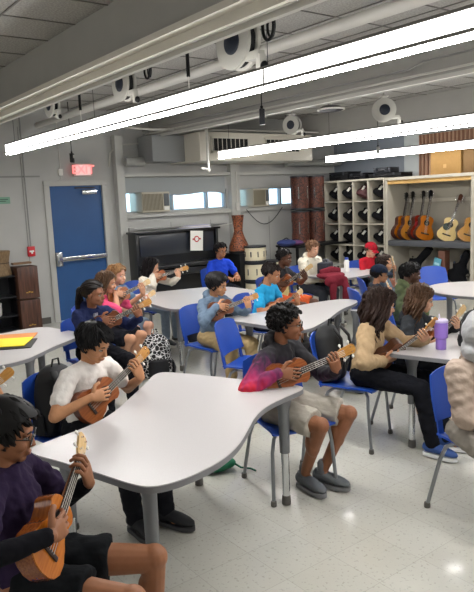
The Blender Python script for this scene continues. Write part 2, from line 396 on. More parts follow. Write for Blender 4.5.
def power_box(px, py, yw, s, col, label, zt=3.3):
    a = ray(px, py); t = yw/a.y; c = Vector((a.x*t, yw, CAM_H+a.z*t)); r = empty('power_box', c, math.radians(53), label, 'outlet box')
    MB().box((0, 0, 0), (.05*s, .10*s, .14*s), None, .006).build('box_body', col, r)
    MB().box((.028*s, 0, .02*s), (.012, .045*s, .045*s), None, .002).build('outlet', M_white, r)
    MB().tube([(0, 0, .07*s), (0, 0, .10*s)], .014*s, 8).tube([(0, 0, .1*s), (0, 0, zt-c.z)], .006*s, 6).build('drop_cable', M_black, r)
power_box(72, 158, 3.9, .95, M_black, 'black power box hanging by the exit sign')
power_box(262, 117, 5.3, 1.35, M_dark, 'big dark power box hanging in front of the air duct')
power_box(145, 139, 5.5, 1.15, mat('galvanised', '#9a9c9b', .4, metal=.5), 'galvanised outlet box hanging over the window', )
power_box(287, 154, 8.2, .9, M_dark, 'little outlet box hanging below the middle light strip')
power_box(378, 150, 8.6, .8, mat('galvanised', '#9a9c9b'), 'small grey outlet box hanging over the cubbies')
# projector-like disc on the second beam track
a = ray(331, 110); t = 6.0/a.y; c = Vector((a.x*t, 6.0, CAM_H+a.z*t)); r = empty('ceiling_speaker', c, 0, 'round dark speaker dome between the two farther cord reels', 'speaker')
MB().lathe([(.03, -.03), (.12, -.02), (.16, 0), (.16, .02), (.10, .05)], 26).build('dome', M_dark, r)
MB().lathe([(.175, -.004), (.175, .014), (.15, .016)], 26).build('dome_rim', M_white, r)
MB().tube([(0, 0, .04), (0, 0, ZC-c.z)], .012, 8).build('mount_rod', M_pipe, r)

# ------------------------------------------------------------------ duct, pipes on the window wall
r = empty('air_duct', (XW, 5.95, 2.44), 0, 'pale sheet metal air duct with vent grilles high on the window wall', 'air duct')
DX = .95
MB().b2((.02, 0, 0), (DX, 2.5, .46), .006).build('duct_casing', M_cream, r)
for a0, a1 in ((.22, 1.02), (1.35, 2.2)):
    gg = MB().b2((DX, a0, .13), (DX+.012, a1, .16)).b2((DX, a0, .36), (DX+.012, a1, .39)).b2((DX, a0, .13), (DX+.012, a0+.03, .39)).b2((DX, a1-.03, .13), (DX+.012, a1, .39))
    v = gg.build('vent_grille', M_cream, r)
    MB().b2((DX-.001, a0+.03, .16), (DX+.003, a1-.03, .36)).build('vent_opening', M_black, v)
    sl = MB()
    for k in range(9): sl.b2((DX+.003, a0+.05+(a1-a0-.08)*k/8-.004, .16), (DX+.009, a0+.05+(a1-a0-.08)*k/8+.004, .36))
    sl.build('slats', M_cream, v)
MB().b2((.02, -.62, .02), (.5, 0, .44), .01).build('duct_branch', mat('shaded duct grey', '#8d8f8f', .6), r)  # darker grey puts the shade on the duct's near side into the colour
run('insulated_pipe', MB().tube([(XW+.16, 5.0, 2.48), (XW+.16, 5.34, 2.48)], .075, 16), mat('pipe wrap', '#a9aaa6', .7, var=.1, vscale=8), 'stub of grey wrapped pipe between the door column and the air duct', 'pipe')
run('insulated_pipe', MB().tube([(XW+.2, 8.45, 2.46), (XW+.2, 9.95, 2.46)], .07, 16), mat('pipe wrap', '#a9aaa6'), 'grey wrapped pipe running from the air duct to the corner above the tall drums', 'pipe')
run('sprinkler_pipe', MB().tube([(-8.62, 6.02, 3.3), (-8.62, 6.02, 2.30)], .022, 10).ell((-8.62, 6.02, 2.29), (.035, .035, .045)).tube([(-8.62, 6.0, 2.30), (-8.62, 5.88, 2.31)], .02, 8), M_pipe, 'short white vertical pipe in front of the air duct corner', 'pipe')
run('electrical_conduit', MB().tube([(-8.9, 3.9, 2.98), (-8.9, 5.2, 2.93), (-8.9, 6.2, 2.95), (-8.9, 9.9, 2.99)], .018, 8), M_pipe, 'white conduit crossing above the door and duct', 'conduit')
run('electrical_conduit', MB().tube([(XW+.02, 4.78, 2.40), (XW+.05, 4.80, 2.62), (XW+.05, 4.95, 2.75), (XW+.05, 5.5, 2.80)], .013, 8), M_pipe, 'bent conduit rising beside the exit sign corner', 'conduit')
run('electrical_conduit', MB().tube([(XW+.03, 3.38, 3.25), (XW+.03, 3.38, 1.22)], .011, 8), mat('conduit', '#8f8f8d'), 'grey conduit running down the wall to the red fire alarm', 'conduit')
run('electrical_conduit', MB().tube([(XW+.03, 5.08, 1.36), (XW+.03, 7.1, 1.36)], .014, 8).box((XW+.03, 5.1, 1.34), (.05, .1, .12), None, .004), mat('conduit', '#8f8f8d'), 'grey conduit with end box above the piano', 'conduit')
run('electrical_conduit', MB().tube([(XW+.15, 7.27, 2.3), (XW+.15, 7.27, 1.75)], .014, 8).box((XW+.15, 7.27, 1.66), (.05, .07, .14), None, .006).tube([(XW+.15, 7.27, 1.6), (XW+.16, 7.25, 1.45), (XW+.17, 7.1, 1.36), (XW+.17, 6.8, 1.33)], .008, 6), M_pipe, 'white switch conduit on the column between the windows', 'conduit')
P = [(XW+.12, 7.5+.9*t, 1.6-.30*math.sin(PI*t)) for t in np.linspace(0, 1, 12)]
run('hanging_cable', MB().tube(P, .008, 6), M_dark, 'dark cable sagging below the far window', 'cable')
# exit sign
r = empty('exit_sign', (XW+.02, 4.30, 2.36), 0, 'lit red EXIT sign above the blue door', 'exit sign')
MB().b2((0, -.155, -.10), (.06, .155, .10), .006).build('sign_box', mat('sign box', '#c9b7b2', .5), r)
MB().b2((.061, -.125, -.08), (.064, .125, .08)).build('sign_face', emit('exit face', '#e8c8c4', .25), r)
text('EXIT', 'sign_letters', .185, Matrix.Translation((.066, 0, 0)) @ Matrix.Rotation(PI/2, 4, 'Z') @ Matrix.Rotation(PI/2, 4, 'X'), emit('exit red', '#f00010', .9), r)
r = empty('fire_alarm_pull', (XW+.0, 3.38, 1.15), 0, 'red fire alarm pull station on the wall beside the door', 'fire alarm')
MB().b2((0, -.055, -.075), (.045, .055, .075), .006).build('alarm_body', mat('alarm red', '#c8202c', .4), r)
MB().b2((.045, -.035, -.01), (.055, .035, .015), .003).b2((.055, -.012, -.035), (.06, .012, -.01)).build('pull_handle', M_white, r)
r = empty('door_sensor', (XW, 3.95, 2.33), 0, 'small white sensor box over the door corner', 'sensor')
MB().b2((0, -.035, -.05), (.04, .035, .05), .006).build('sensor_body', M_white, r)
MB().tube([(.02, 0, -.05), (.02, 0, -.11), (.02, -.06, -.14)], .006, 6).tube([(.02, 0, .05), (.02, 0, .95)], .008, 6).build('sensor_wire', M_pipe, r)
r = empty('wall_notice', (XW+.004, 3.0, 1.93), 0, 'pale green paper notice on the wall near the shelf', 'notice')
MB().b2((0, -.14, -.05), (.003, .14, .05)).build('paper', mat('green paper', '#7fa892', .8), r)
text('QUIET PLEASE', 'notice_print', .03, Matrix.Translation((.0035, 0, 0)) @ Matrix.Rotation(PI/2, 4, 'Z') @ Matrix.Rotation(PI/2, 4, 'X'), M_dark, r, .0004) if False else MB().b2((.003, -.11, .01), (.0035, .11, .018)).b2((.003, -.11, -.015), (.0035, .08, -.007)).build('notice_lines', M_dark, r)
# window air conditioners
def ac(y0, y1, label):
    r = empty('air_conditioner', (XW, y0, 1.64), 0, label, 'air conditioner'); w = y1-y0
    MB().b2((-.3, 0, 0), (.14, w, .34), .01).build('ac_casing', mat('ac cream', '#b9b2a0', .5), r)
    g = MB()
    for k in range(15): g.b2((.14, .02+(w*.74-.03)*k/14-.006, .03), (.152, .02+(w*.74-.03)*k/14+.005, .31))
    g.build('ac_grille', mat('ac grille', '#8b8471', .5), r)
    MB().b2((.14, w*.78, .10), (.15, w-.02, .31), .003).build('control_panel', mat('ac dark', '#5b5f63', .4), r)
    MB().b2((.14, w*.78, .03), (.15, w-.02, .09), .003).build('outlet_plate', M_white, r)
ac(5.28, 5.82, 'cream window air conditioner over the piano')
ac(7.66, 8.06, 'cream window air conditioner in the window beside the tall drums')

# ------------------------------------------------------------------ left shelf and box drums
M_shelf = mat('black shelf laminate', '#15171c', .4)
r = empty('black_bookshelf', (XW+.35, 2.1, 0), 0, 'low black open shelf by the wall with white rolls inside', 'shelf')
D = .33
MB().b2((-D, -.9, .03), (D-.3, .92, .05)).b2((-D, -.9, .82), (0, .92, .85)).b2((-D, .89, 0), (0, .92, .82)).b2((-D, -.9, 0), (0, -.87, .82)).b2((-D, -.02, 0), (0, .01, .82)).b2((-D, -.87, 0), (-D+.01, .9, .82)).build('shelf_case', M_shelf, r)
MB().b2((-D+.01, -.87, .52), (0, .89, .545)).build('upper_shelf', M_shelf, r); MB().b2((-D+.01, -.87, .24), (0, .89, .265)).build('lower_shelf', M_shelf, r)
def place(o, loc): o.location = loc; return o
for yy, zz, rr, lb in ((.60, .265, .10, 'white paper roll bin on the middle shelf next to the shelf end'), (.33, .265, .10, 'white paper roll bin on the middle shelf, inner one'), (.28, .545, .09, 'white tub on the upper shelf of the black bookcase')):
    q = empty('paper_tub', (XW+.35-.14, 2.1+yy, zz), 0, lb, 'tub', 'white tubs on the black shelf')
    MB().lathe([(rr*.9, 0), (rr, .02), (rr, .17), (rr*.92, .175)], 22).build('tub_body', M_white, q); MB().lathe([(rr*1.03, .165), (rr*1.03, .185), (rr*.9, .19)], 22).build('lid', M_white, q)
M_caj = wood('cajon veneer', '#3a241c', '#5a3a2a', .4, (8, 60, 1.5))
for k in range(2):
    r = empty('cajon_drum', (XW+.33, 3.14, .012+.485*k), 0, ['dark striped wooden box drum on the floor beside the shelf', 'dark striped wooden box drum, topmost of its stack'][k], 'box drum', 'box drums by the door')
    MB().b2((-.15, -.15, 0), (.15, .15, .47), .008).build('drum_box', M_caj, r)
    MB().b2((.15, -.145, .01), (.156, .145, .46), .002).build('tapa', wood('tapa', '#2f1d18', '#6a4636', .35, (8, 70, 1.2)), r)
    e = MB().b2((.156, -.012, .09), (.158, .012, .11)).b2((.156, -.05, .085), (.158, -.02, .10)).b2((.156, .02, .085), (.158, .05, .10)).build('gold_emblem', mat('gold', '#c8a24a', .4, metal=.6), r)
def djembe(name, loc, H, R, m, label, cat='drum', grp=None, flip=False):
    r = empty(name, loc, 0, label, cat, grp)
    prof = [(R*.62, 0), (R*.60, .02*H), (R*.5, .2*H), (R*.42, .42*H), (R*.55, .55*H), (R*.95, .8*H), (R, .95*H), (R*.95, H)]
    if flip: prof = [(a, H-b) for a, b in prof[::-1]]
    MB().lathe(prof, 26).build('shell', m, r)
    z = 0 if flip else H
    MB().lathe([(R*1.03, z-.015 if not flip else 0), (R*1.04, (z if not flip else .03)), (R*.8, z+.004 if not flip else .032)] if not flip else [(R*1.02, 0), (R*1.03, .04)], 26).build('rim_hoop', M_black, r)
    if not flip: MB().lathe([(R*.95, z-.002), (R*.93, z+.006)], 26).build('drum_skin', mat('drum skin', '#cdbfa3', .6), r)
    return r
M_bamb = mat('woven tan', '#8d7556', .7, col2='#6a543b', vscale=4, stretch=(30, 30, 2))
def hour(loc, H, R, lb):
    r = empty('hourglass_drum', loc, 0, lb, 'drum', 'tan drums on the black shelf')
    MB().lathe([(R*.9, 0), (R, .02), (R*.92, H*.25), (R*.8, H*.5), (R*.92, H*.78), (R*1.02, H-.01), (R*.95, H)], 24).build('shell', M_bamb, r)
    MB().lathe([(R*.83, H*.49), (R*.85, H*.5), (R*.83, H*.53)], 24).build('waist_band', mat('band', '#4b3a2a', .7), r)
hour((XW+.25, 2.83, .85), .36, .15, 'tan hourglass drum standing at the end of the black shelf')
hour((XW+.25, 2.42, .85), .30, .13, 'tan hourglass drum further along the black shelf')
r = empty('wooden_crate', (XW+.14, 3.0, .85), 0, 'brown wooden box behind the tan hourglass drum', 'box')
if True:
    r.location = (XW+.33, 3.14, .99); MB().b2((-.14, -.14, 0), (-.02, .13, .03), .004).build('box_body', mat('thin board', '#77593c', .6), r); r['label'] = 'thin brown board lying on top of the box drums'; r['category'] = 'board'; r.name = 'wooden_board'

# ------------------------------------------------------------------ piano
M_piano = mat('piano black', '#0e1014', .28, coat=.4)
r = empty('upright_piano', (-9.28, 5.80, 0), 0, 'black upright piano against the wall under the window', 'piano')
MB().b2((-.28, -.82, 0), (0, -.77, 1.30), .006).b2((-.28, .77, 0), (0, .82, 1.30), .006).b2((-.28, -.77, .05), (-.06, .77, 1.30)).build('case', M_piano, r)
MB().b2((-.31, -.85, 1.30), (.04, .85, 1.335), .006).build('lid', M_piano, r)
MB().b2((-.055, -.74, .92), (-.03, .74, 1.27), .004).build('upper_panel', mat('piano panel', '#2c3038', .22, coat=.5), r)
MB().b2((-.05, -.74, .10), (-.03, .74, .58), .004).build('lower_panel', M_piano, r)
MB().b2((-.06, -.80, .60), (.30, .80, .70), .01).build('keybed', M_piano, r)
MB().b2((-.04, -.76, .72), (.26, .76, .78), .02).build('fallboard', M_piano, r)
for s in (-1, 1): MB().b2((.22, s*.76-.03, 0), (.29, s*.76+.03, .60), .006).build('leg', M_piano, r)
r = empty('piano_notice', (-9.26, 6.13, 1.12), 0, 'white sheet with a round red logo taped on the piano', 'sign')
Mn = Matrix.Rotation(math.radians(-4), 4, 'X')
MB().box((.02, 0, .0), (.004, .26, .34), Mn).build('sheet', mat('paper white', '#e2e0da', .7), r)
MB().lathe([(.055, 0), (.055, .002)], 26, Matrix.Translation((.023, 0, .03)) @ Matrix.Rotation(PI/2, 4, 'Y')).b2((.0225, -.085, .015), (.0245, .085, .045)).build('round_logo', mat('logo red', '#b23a3a', .6), r)
MB().lathe([(.035, 0), (.035, .0006)], 22, Matrix.Translation((.0255, 0, .03)) @ Matrix.Rotation(PI/2, 4, 'Y')).build('logo_centre', mat('paper white', '#e2e0da', .7), r)
r = empty('paper_pile', (-9.40, 6.20, 1.335), .1, 'loose pile of papers and folders on the piano lid', 'papers')
for k in range(5): MB().b2((-.10+.01*k, -.33+.03*k, .010*k), (.10, .30-.02*(k % 3), .010*k+.008), 0, Matrix.Rotation(.05*(k-2), 4, 'Z')).build('paper_sheet', mat('paper %d' % (k % 3), ['#d9d7e2', '#b7b4cf', '#e5e1da'][k % 3], .7), r)
M_afr = mat('patterned drum', '#96502a', .6, col2='#1a100c', vscale=40)
djembe('djembe_drum', (-9.0, 6.86, .86), .66, .18, M_afr, 'orange and black patterned goblet drum standing upside down beside the piano', flip=True)
r = empty('drum_stand_box', (-9.1, 6.90, 0), 0, 'black case carrying the upside down patterned drum', 'case'); MB().b2((-.2, -.17, 0), (.28, .16, .85), .01).build('case_body', M_black, r)
# cream drums
M_crd = mat('cream drum shell', '#cfc5a8', .35)
def shell_drum(loc, R, H, m, name, lb, grp, lugs=8, hoop=None):
    r = empty(name, loc, 0, lb, 'drum', grp); hoop = hoop or M_dark
    MB().lathe([(R, .01), (R, H-.01)], 30).build('shell', m, r)
    for z in (0, H-.03): MB().lathe([(R*1.04, z), (R*1.05, z+.015), (R*1.04, z+.03), (R*.9, z+.03 if z else z)], 30).build('hoop', hoop, r)
    MB().lathe([(R*.98, H-.015), (R*.97, H-.005)], 28).build('drum_head', mat('drum skin', '#cdbfa3', .6), r)
    for k in range(lugs):
        a = 2*PI*k/lugs+.2; MB().box((R*1.02*math.cos(a), R*1.02*math.sin(a), H/2), (.02, .02, H*.35), None, .004).build('lug', M_chrome, r)
    return r
gdr = 'cream drums stacked beside the piano'
shell_drum((-8.75, 7.02, .0), .20, .36, M_crd, 'floor_tom', 'cream floor drum at the bottom of the stack by the piano', gdr)
shell_drum((-8.75, 7.02, .37), .20, .32, M_crd, 'floor_tom', 'cream drum in the middle of the stack by the piano', gdr)
shell_drum((-8.75, 7.02, .70), .19, .28, M_crd, 'floor_tom', 'cream drum with chrome lugs, topmost by the piano', gdr, 10)
shell_drum((-8.85, 7.50, .0), .17, .33, M_crd, 'floor_tom', 'cream floor drum under the narrow one near the window bay', gdr)
shell_drum((-8.85, 7.50, .34), .165, .34, M_crd, 'floor_tom', 'narrow cream drum on top beside the taller drum stack', gdr)
# tall reddish drums on a black shelf
r = empty('drum_rack', (-9.15, 8.95, 0), 0, 'low black bench carrying the tall brown drums', 'bench')
MB().b2((-.3, -.85, .84), (.32, .62, .88), .004).build('bench_top', M_black, r)
for xx, yy in ((-.26, -.8), (.26, -.8), (-.26, .56), (.26, .56)): MB().b2((xx-.02, yy-.02, 0), (xx+.02, yy+.02, .84)).build('leg', M_black, r)
MB().b2((-.26, -.8, .4), (.28, .56, .43)).build('lower_shelf', M_trim, r)
M_tub = mat('tall drum print', '#6f3c2c', .55, col2='#2a1a17', vscale=34)
k = 0
for yy, xx in ((8.56, -9.22), (8.98, -9.22)):
    for zz in (.88, 1.545):
        lb = ['tall brown printed drum, lower one next to the window', 'tall brown printed drum, upper one next to the window', 'tall brown printed drum, lower one next to the cubbies', 'tall brown printed drum, upper one next to the cubbies'][k]; k += 1
        shell_drum((xx, yy, zz), .175, .64, M_tub, 'tall_drum', lb, 'tall brown drums stacked two high', 6)
for i, (yy, c_, s_) in enumerate(((7.98, '#2c3a70', .15), (8.12, '#6b3f6f', .12))):
    r = empty('cymbal_bag', (-9.0, yy+.1*i, .88), 0, ['blue cloth bundle on the black bench end', 'purple cloth bundle on the black bench'][i], 'cloth bundle')
    MB().ell((0, 0, s_*.45), (s_*1.1, s_*1.3, s_*.45)).build('bundle', mat('cloth'+c_, c_, .8, bump=.5, bscale=20), r); MB().tube([(-.05, -.05, s_*.8), (0, 0, s_*1.05), (.05, .05, s_*.8)], .01).build('strap', M_black, r)
# ------------------------------------------------------------------ cubbies and cabinet on the far wall
YF = 9.3
M_cub = mat('greige laminate', '#bdb7a8', .5)
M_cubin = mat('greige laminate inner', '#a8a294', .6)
CX = [-9.30, -8.915, -8.53, -8.15, -7.77]; CH = 2.07; RZ = [.06, .42, .80, 1.21, 1.64, 2.03]
r = empty('cubby_shelf', (0, 0, 0), 0, 'tall greige storage unit of open cubbies holding black instrument bags', 'cubby shelf')
c = MB(); D2 = .62
for x in CX: c.b2((x-.014, YF, 0), (x+.014, YF+D2, CH))
for z in RZ: c.b2((CX[0], YF+.002, z), (CX[-1], YF+D2, z+.025))
c.b2((CX[0]-.014, YF-.005, CH-.03), (CX[-1]+.014, YF+D2, CH)).build('case', M_cub, r)
MB().b2((CX[0], YF+D2-.02, 0), (CX[-1], YF+D2, CH)).build('back_panel', M_cubin, r)
M_bag = mat('black nylon', '#0d0e12', .75, bump=.4, bscale=40, spec=.15)
def uke_outline(L, k=36, lw=.11, uw=.085, ww=.065, nw=.035):
    pts = []
    def w(t):
        if t < .03: return lw*math.sqrt(max(0, 1-((.03-t)/.03)**2))*.75
        ks = [(.03, lw*.78), (.12, lw), (.22, lw), (.36, ww), (.48, uw), (.56, nw*1.3), (.62, nw), (.9, nw*1.05), (1, nw*.8)]
        for (a, b), (c_, d_) in zip(ks, ks[1:]):
            if t <= c_: u = (t-a)/(c_-a); u = u*u*(3-2*u); return b+(d_-b)*u
        return ks[-1][1]
    ts = [i/k for i in range(k+1)]
    pts = [(w(t), t*L) for t in ts]; return pts
def gig_bag(M, L, sc, m, label, group, cat='instrument bag', tagcol='#dcdad2', name='instrument_bag', label_on=True):
    """padded bag, length along local z, front +x"""
    r = empty(name, (0, 0, 0), 0, label, cat, group, M=M)
    out = uke_outline(L, 30, .13*sc, .105*sc, .09*sc, .055*sc); th = .055*sc
    vs = []; n = len(out)
    b = MB(); rings = []
    pts = [(-1*0, 0, z) for w, z in out]
    b.loft(pts, [(max(w, .01), th*(.6+.4*min(1, w/(.11*sc)))) for w, z in out], (0, 1, 0), 16)
    b.build('padded_shell', m, r)
    MB().b2((th*.92, -.05*sc, L*.12), (th*1.12, .06*sc, L*.34), .008).build('front_pocket', m, r)
    if label_on: MB().b2((th*1.10, -.02, L*.24), (th*1.12+.012, .030, L*.46), .002).build('white_tag', mat('tag'+tagcol, tagcol, .6), r)
    MB().tube([(th*.9, 0, L*.45), (th*1.5, 0, L*.5), (th*1.5, 0, L*.58), (th*.8, 0, L*.64)], .008, 6).build('handle', M_black, r)
    return r
rowname = ['bottom', 'second', 'third', 'fourth', 'top']; colname = ['column by the tall drums', 'second column from the tall drums', 'second column from the guitar cabinet', 'column beside the guitar cabinet']
for ci in range(4):
    for ri in range(5):
        x = (CX[ci]+CX[ci+1])/2; z = RZ[ri]+.026
        tilt = [62, 58, 66, 55][(ci+ri) % 4]; s_ = .85+.12*((ci*7+ri*3) % 3)/2
        if ri == 0 and ci > 1: continue
        c2 = '#14151a' if (ci, ri) != (2, 4) else '#5a1f22'
        mb_ = M_bag if c2 == '#14151a' else mat('dark red nylon', '#4a1d22', .6)
        az = V(.22+.09*((ci+ri) % 3), .58, .76).normalized(); ph = math.radians([-14, -20, -8, -16][(ci*3+ri) % 4])
        ay = V(math.cos(ph), 0, math.sin(ph)); ay = (ay-az*ay.dot(az)).normalized(); ax = ay.cross(az)
        M = Matrix(((ax.x, ay.x, az.x, 0), (ax.y, ay.y, az.y, 0), (ax.z, ay.z, az.z, 0), (0, 0, 0, 1))); M.translation = V(x-.05, YF+.07+.02*((ci+2*ri) % 3), z+.075)
        gig_bag(M, .41, s_*1.42, mb_, '%s tagged instrument bag in the %s cubby row, %s' % ('dark red' if c2 != '#14151a' else 'black', rowname[ri], colname[ci]), 'instrument bags in the cubbies')
# things on top of the cubbies
def case_box(lo, hi, m, lb, rz=0, nm='instrument_case', cat='case'):
    c_ = [(a+b)/2 for a, b in zip(lo, hi)]; r = empty(nm, (c_[0], c_[1], lo[2]), rz, lb, cat); d_ = [b-a for a, b in zip(lo, hi)]
    MB().box((0, 0, d_[2]*.42), (d_[0], d_[1], d_[2]*.8), None, .02).build('case_body', m, r); MB().box((0, 0, d_[2]*.9), (d_[0]*1.01, d_[1]*1.01, d_[2]*.16), None, .015).build('lid', m, r)
    for s in (-.3, .3): MB().box((d_[0]*s, -d_[1]*.5-.008, d_[2]*.75), (.05, .016, .05), None, .004).build('latch', M_dark, r)
    MB().tube([(-.06, -d_[1]*.5, d_[2]*.45), (-.05, -d_[1]*.5-.03, d_[2]*.45), (.05, -d_[1]*.5-.03, d_[2]*.45), (.06, -d_[1]*.5, d_[2]*.45)], .008).build('handle', M_black, r)
case_box((-9.25, 9.4, CH), (-8.75, 9.8, CH+.17), M_black, 'black case on top of the cubbies above the first column')
case_box((-8.70, 9.38, CH), (-8.28, 9.75, CH+.12), M_bag, 'flat black case on top of the cubbies above the second column')
case_box((-8.2, 9.38, CH), (-7.45, 9.72, CH+.08), M_black, 'long thin black keyboard case on top of the storage units')
case_box((-8.12, 9.42, CH+.08), (-7.72, 9.68, CH+.19), M_dark, 'short dark box stacked on the long keyboard case')
# guitar cabinet
GX0, GX1 = -7.74, -5.99; GT = 2.06
r = empty('guitar_cabinet', (0, 0, 0), 0, 'large open greige cabinet with a padded shelf of acoustic guitars', 'cabinet')
c = MB()
for a, b in ((GX0, GX0+.05), (GX1, GX1+.06), (GX1+1.7, GX1+1.75)): c.b2((a, YF, 0), (b, YF+.65, GT))
c.b2((GX0, YF-.006, GT-.05), (GX1+1.75, YF+.65, GT)).b2((GX0, YF+.0, 0), (GX1+1.75, YF+.65, .09)); c.build('case', M_cub, r)
MB().b2((GX0, YF+.62, 0), (GX1+1.7, YF+.65, GT)).build('back_panel', M_cubin, r)
MB().b2((GX0+.05, YF+.01, GT-.12), (GX1, YF+.04, GT-.052)).b2((GX1+.06, YF+.01, GT-.12), (GX1+1.7, YF+.04, GT-.052)).build('wood_strip', wood('pine strip', '#cda968', '#b98f52', .5, (3, 30, 30)), r)
M_carpet = mat('grey carpet', '#54565b', .95, bump=.8, bscale=200)
MB().b2((GX0+.05, YF+.0, .83), (GX1, YF+.62, .93), .02).b2((GX1+.06, YF+.0, .83), (GX1+1.7, YF+.62, .93), .02).build('padded_shelf', M_carpet, r)
MB().b2((GX0+.05, YF+.56, 1.60), (GX1, YF+.61, 1.66)).b2((GX0+.05, YF+.54, 1.60), (GX1, YF+.56, 1.62)).build('neck_rail', M_cub, r)
def strum(M, L, body_m, top_m, neck_m, head_m, label, cat, group, name, k=1.0, depth=.105, pegs=6, guard=None, fine=True):
    """fretted instrument; local z from tail to head, +x is the front"""
    r = empty(name, (0, 0, 0), 0, label, cat, group, M=M)
    lw, uw, ww, bl = (.195*L*k, .145*L*k, .122*L*k, .49*L) if pegs == 6 else (.165*L*k, .125*L*k, .10*L*k, .47*L)
    ks = [(0, 0), (.02, lw*.42), (.07, lw*.74), (.16, lw*.96), (.30, lw), (.42, lw*.86), (.60, ww), (.72, ww*1.06), (.84, uw), (.93, uw*.86), (.98, uw*.52), (1, 0)]
    half = []
    N_ = 34
    for i in range(N_+1):
        t = .5-.5*math.cos(PI*i/N_)
        for (a, b), (c_, d_) in zip(ks, ks[1:]):
            if t <= c_+1e-9:
                u = (t-a)/(c_-a); half.append((b+(d_-b)*(u if (a < .1 or a > .9) else u*u*(3-2*u)), t*bl)); break
    out = [(w, z) for w, z in half]+[(-w, z) for w, z in half[-2:0:-1]]
    A = Matrix(((0, 0, 1, 0), (1, 0, 0, 0), (0, 1, 0, 0), (0, 0, 0, 1)))       # (x,y,z)->(z,x,y)
    dp = depth*L if pegs == 6 else .115*L
    MB().prism(out, -dp, -.003, A).build('body', body_m, r)
    o2 = [(w*.985, bl/2+(z-bl/2)*.99) for w, z in out]
    MB().prism(o2, -.003, .0015, A).build('soundboard', top_m, r)
    hz = bl*.70; hr = .05*L if pegs == 6 else .052*L
    B = Matrix.Rotation(PI/2, 4, 'Y')
    MB().lathe([(hr*1.2, .0015), (hr*1.2, .0025), (hr, .0026)], 26, Matrix.Translation((0, 0, hz)) @ B).build('rosette', mat('rosette', '#3a241a', .5), r)
    MB().lathe([(hr, .0024), (hr, .0034)], 26, Matrix.Translation((0, 0, hz)) @ B).build('sound_hole', M_black, r)
    bz = bl*.27; MB().b2((.0015, -.085*L, bz-.014*L), (.014*L, .085*L, bz+.014*L), .002).build('bridge', mat('rosewood', '#2d1c16', .5), r)
    nw = .026*L if pegs == 6 else .033*L; nut = .80*L if pegs == 6 else .79*L
    MB().loft([(-.012*L, 0, bl*.96), (-.010*L, 0, bl*1.05), (-.008*L, 0, nut)], [(nw, .022*L), (nw*.95, .016*L), (nw*.85, .014*L)], (0, 1, 0), 12).build('neck', neck_m, r)
    fb = MB().b2((.0, -nw, bl*.80), (.009*L, nw, nut), .0008); o = fb.build('fretboard', mat('fretboard', '#2a1b16', .5), r)
    fr = MB(); q = 14 if pegs == 6 else 12
    for j in range(q):
        z = bl*.82+(nut-bl*.82)*(1-(2**(-(q-j)/12)))/(1-2**(-q/12)); z = nut-(nut-bl*.80)*(1-2**(-j/9))/(1-2**(-q/9)); fr.b2((.009*L, -nw, z-.001), (.0105*L, nw, z+.001))
    fr.build('frets', M_chrome, o)
    hw = nw*1.35
    hd = [(nw*.9, 0), (hw*1.0, .22*(L-nut)), (hw*1.15, .85*(L-nut)), (hw*.75, .97*(L-nut)), (0, (L-nut)), (-hw*.75, .97*(L-nut)), (-hw*1.15, .85*(L-nut)), (-hw, .22*(L-nut)), (-nw*.9, 0)]
    H = Matrix.Translation((.004*L, 0, nut)) @ Matrix.Rotation(math.radians(-10), 4, 'Y')
    MB().prism(hd, -.014*L, .002*L, H @ A).build('headstock', head_m, r)
    side = pegs//2
    pm = M_white if pegs == 4 else M_chrome
    for s in (-1, 1):
        for j in range(side):
            z = (.25+.5*j/max(1, side-1))*(L-nut)
            p_ = MB().tube([(-.006*L, s*hw*.9, z), (-.006*L, s*(hw*1.15+.012*L), z)], .0045*L, 6).ell((-.006*L, s*(hw*1.15+.026*L), z), (.010*L, .017*L, .014*L), None, 8, 6)
            o = p_.build('tuning_peg', pm, r); o.data.transform(H)
            if fine: o = MB().tube([(.002*L, s*hw*.55, z), (.016*L, s*hw*.55, z)], .006*L, 8).build('string_post', M_chrome, r); o.data.transform(H)
    st = MB(); ns = pegs
    for j in range(ns):
        y = (j-(ns-1)/2)/(ns-1)*2; st.tube([(.016*L, y*nw*1.0, bz), (.013*L, y*nw*.72, nut), (.012*L, y*hw*.5, nut+.35*(L-nut))], .0011 if pegs == 4 else .0009, 4)
    st.build('strings', mat('string', '#cfcac0', .4), r)
    if guard: MB().lathe([(hr*1.5, .0016), (hr*1.45, .0032)], 16, Matrix.Translation((0, -hr*1.05, hz-hr*1.1)) @ B).build('pickguard', mat('guard'+guard, guard, .3), r)
    return r
M_rose = wood('dark rosewood', '#4a1f16', '#2e130f', .3, (30, 30, 3)); M_neckd = wood('dark neck', '#33231d', '#231713', .4)
def gtr(x, y, L, yaw, lean, roll, bm_, tm, hm, lb, guard=None):
    M = Matrix.Translation((x, y, .932)) @ Matrix.Rotation(math.radians(-90+yaw), 4, 'Z') @ Matrix.Rotation(math.radians(-lean), 4, 'Y') @ Matrix.Rotation(math.radians(roll), 4, 'X') @ Matrix.Translation((0, 0, .0))
    strum(M, L, bm_, tm, M_neckd, hm, lb, 'guitar', 'guitars on the padded shelf', 'acoustic_guitar', guard=guard, fine=False)
T_or = wood('amber top', '#b8690a', '#a05803', .4, (3, 60, 3)); T_tan = wood('tan top', '#bd8030', '#a96a20', .3, (3, 60, 3)); T_red = wood('mahogany top', '#8e2f1d', '#6e2015', .25, (3, 60, 3)); T_pale = wood('pale spruce top', '#d6bd7c', '#c9ac66', .3, (3, 60, 3))
G = wood
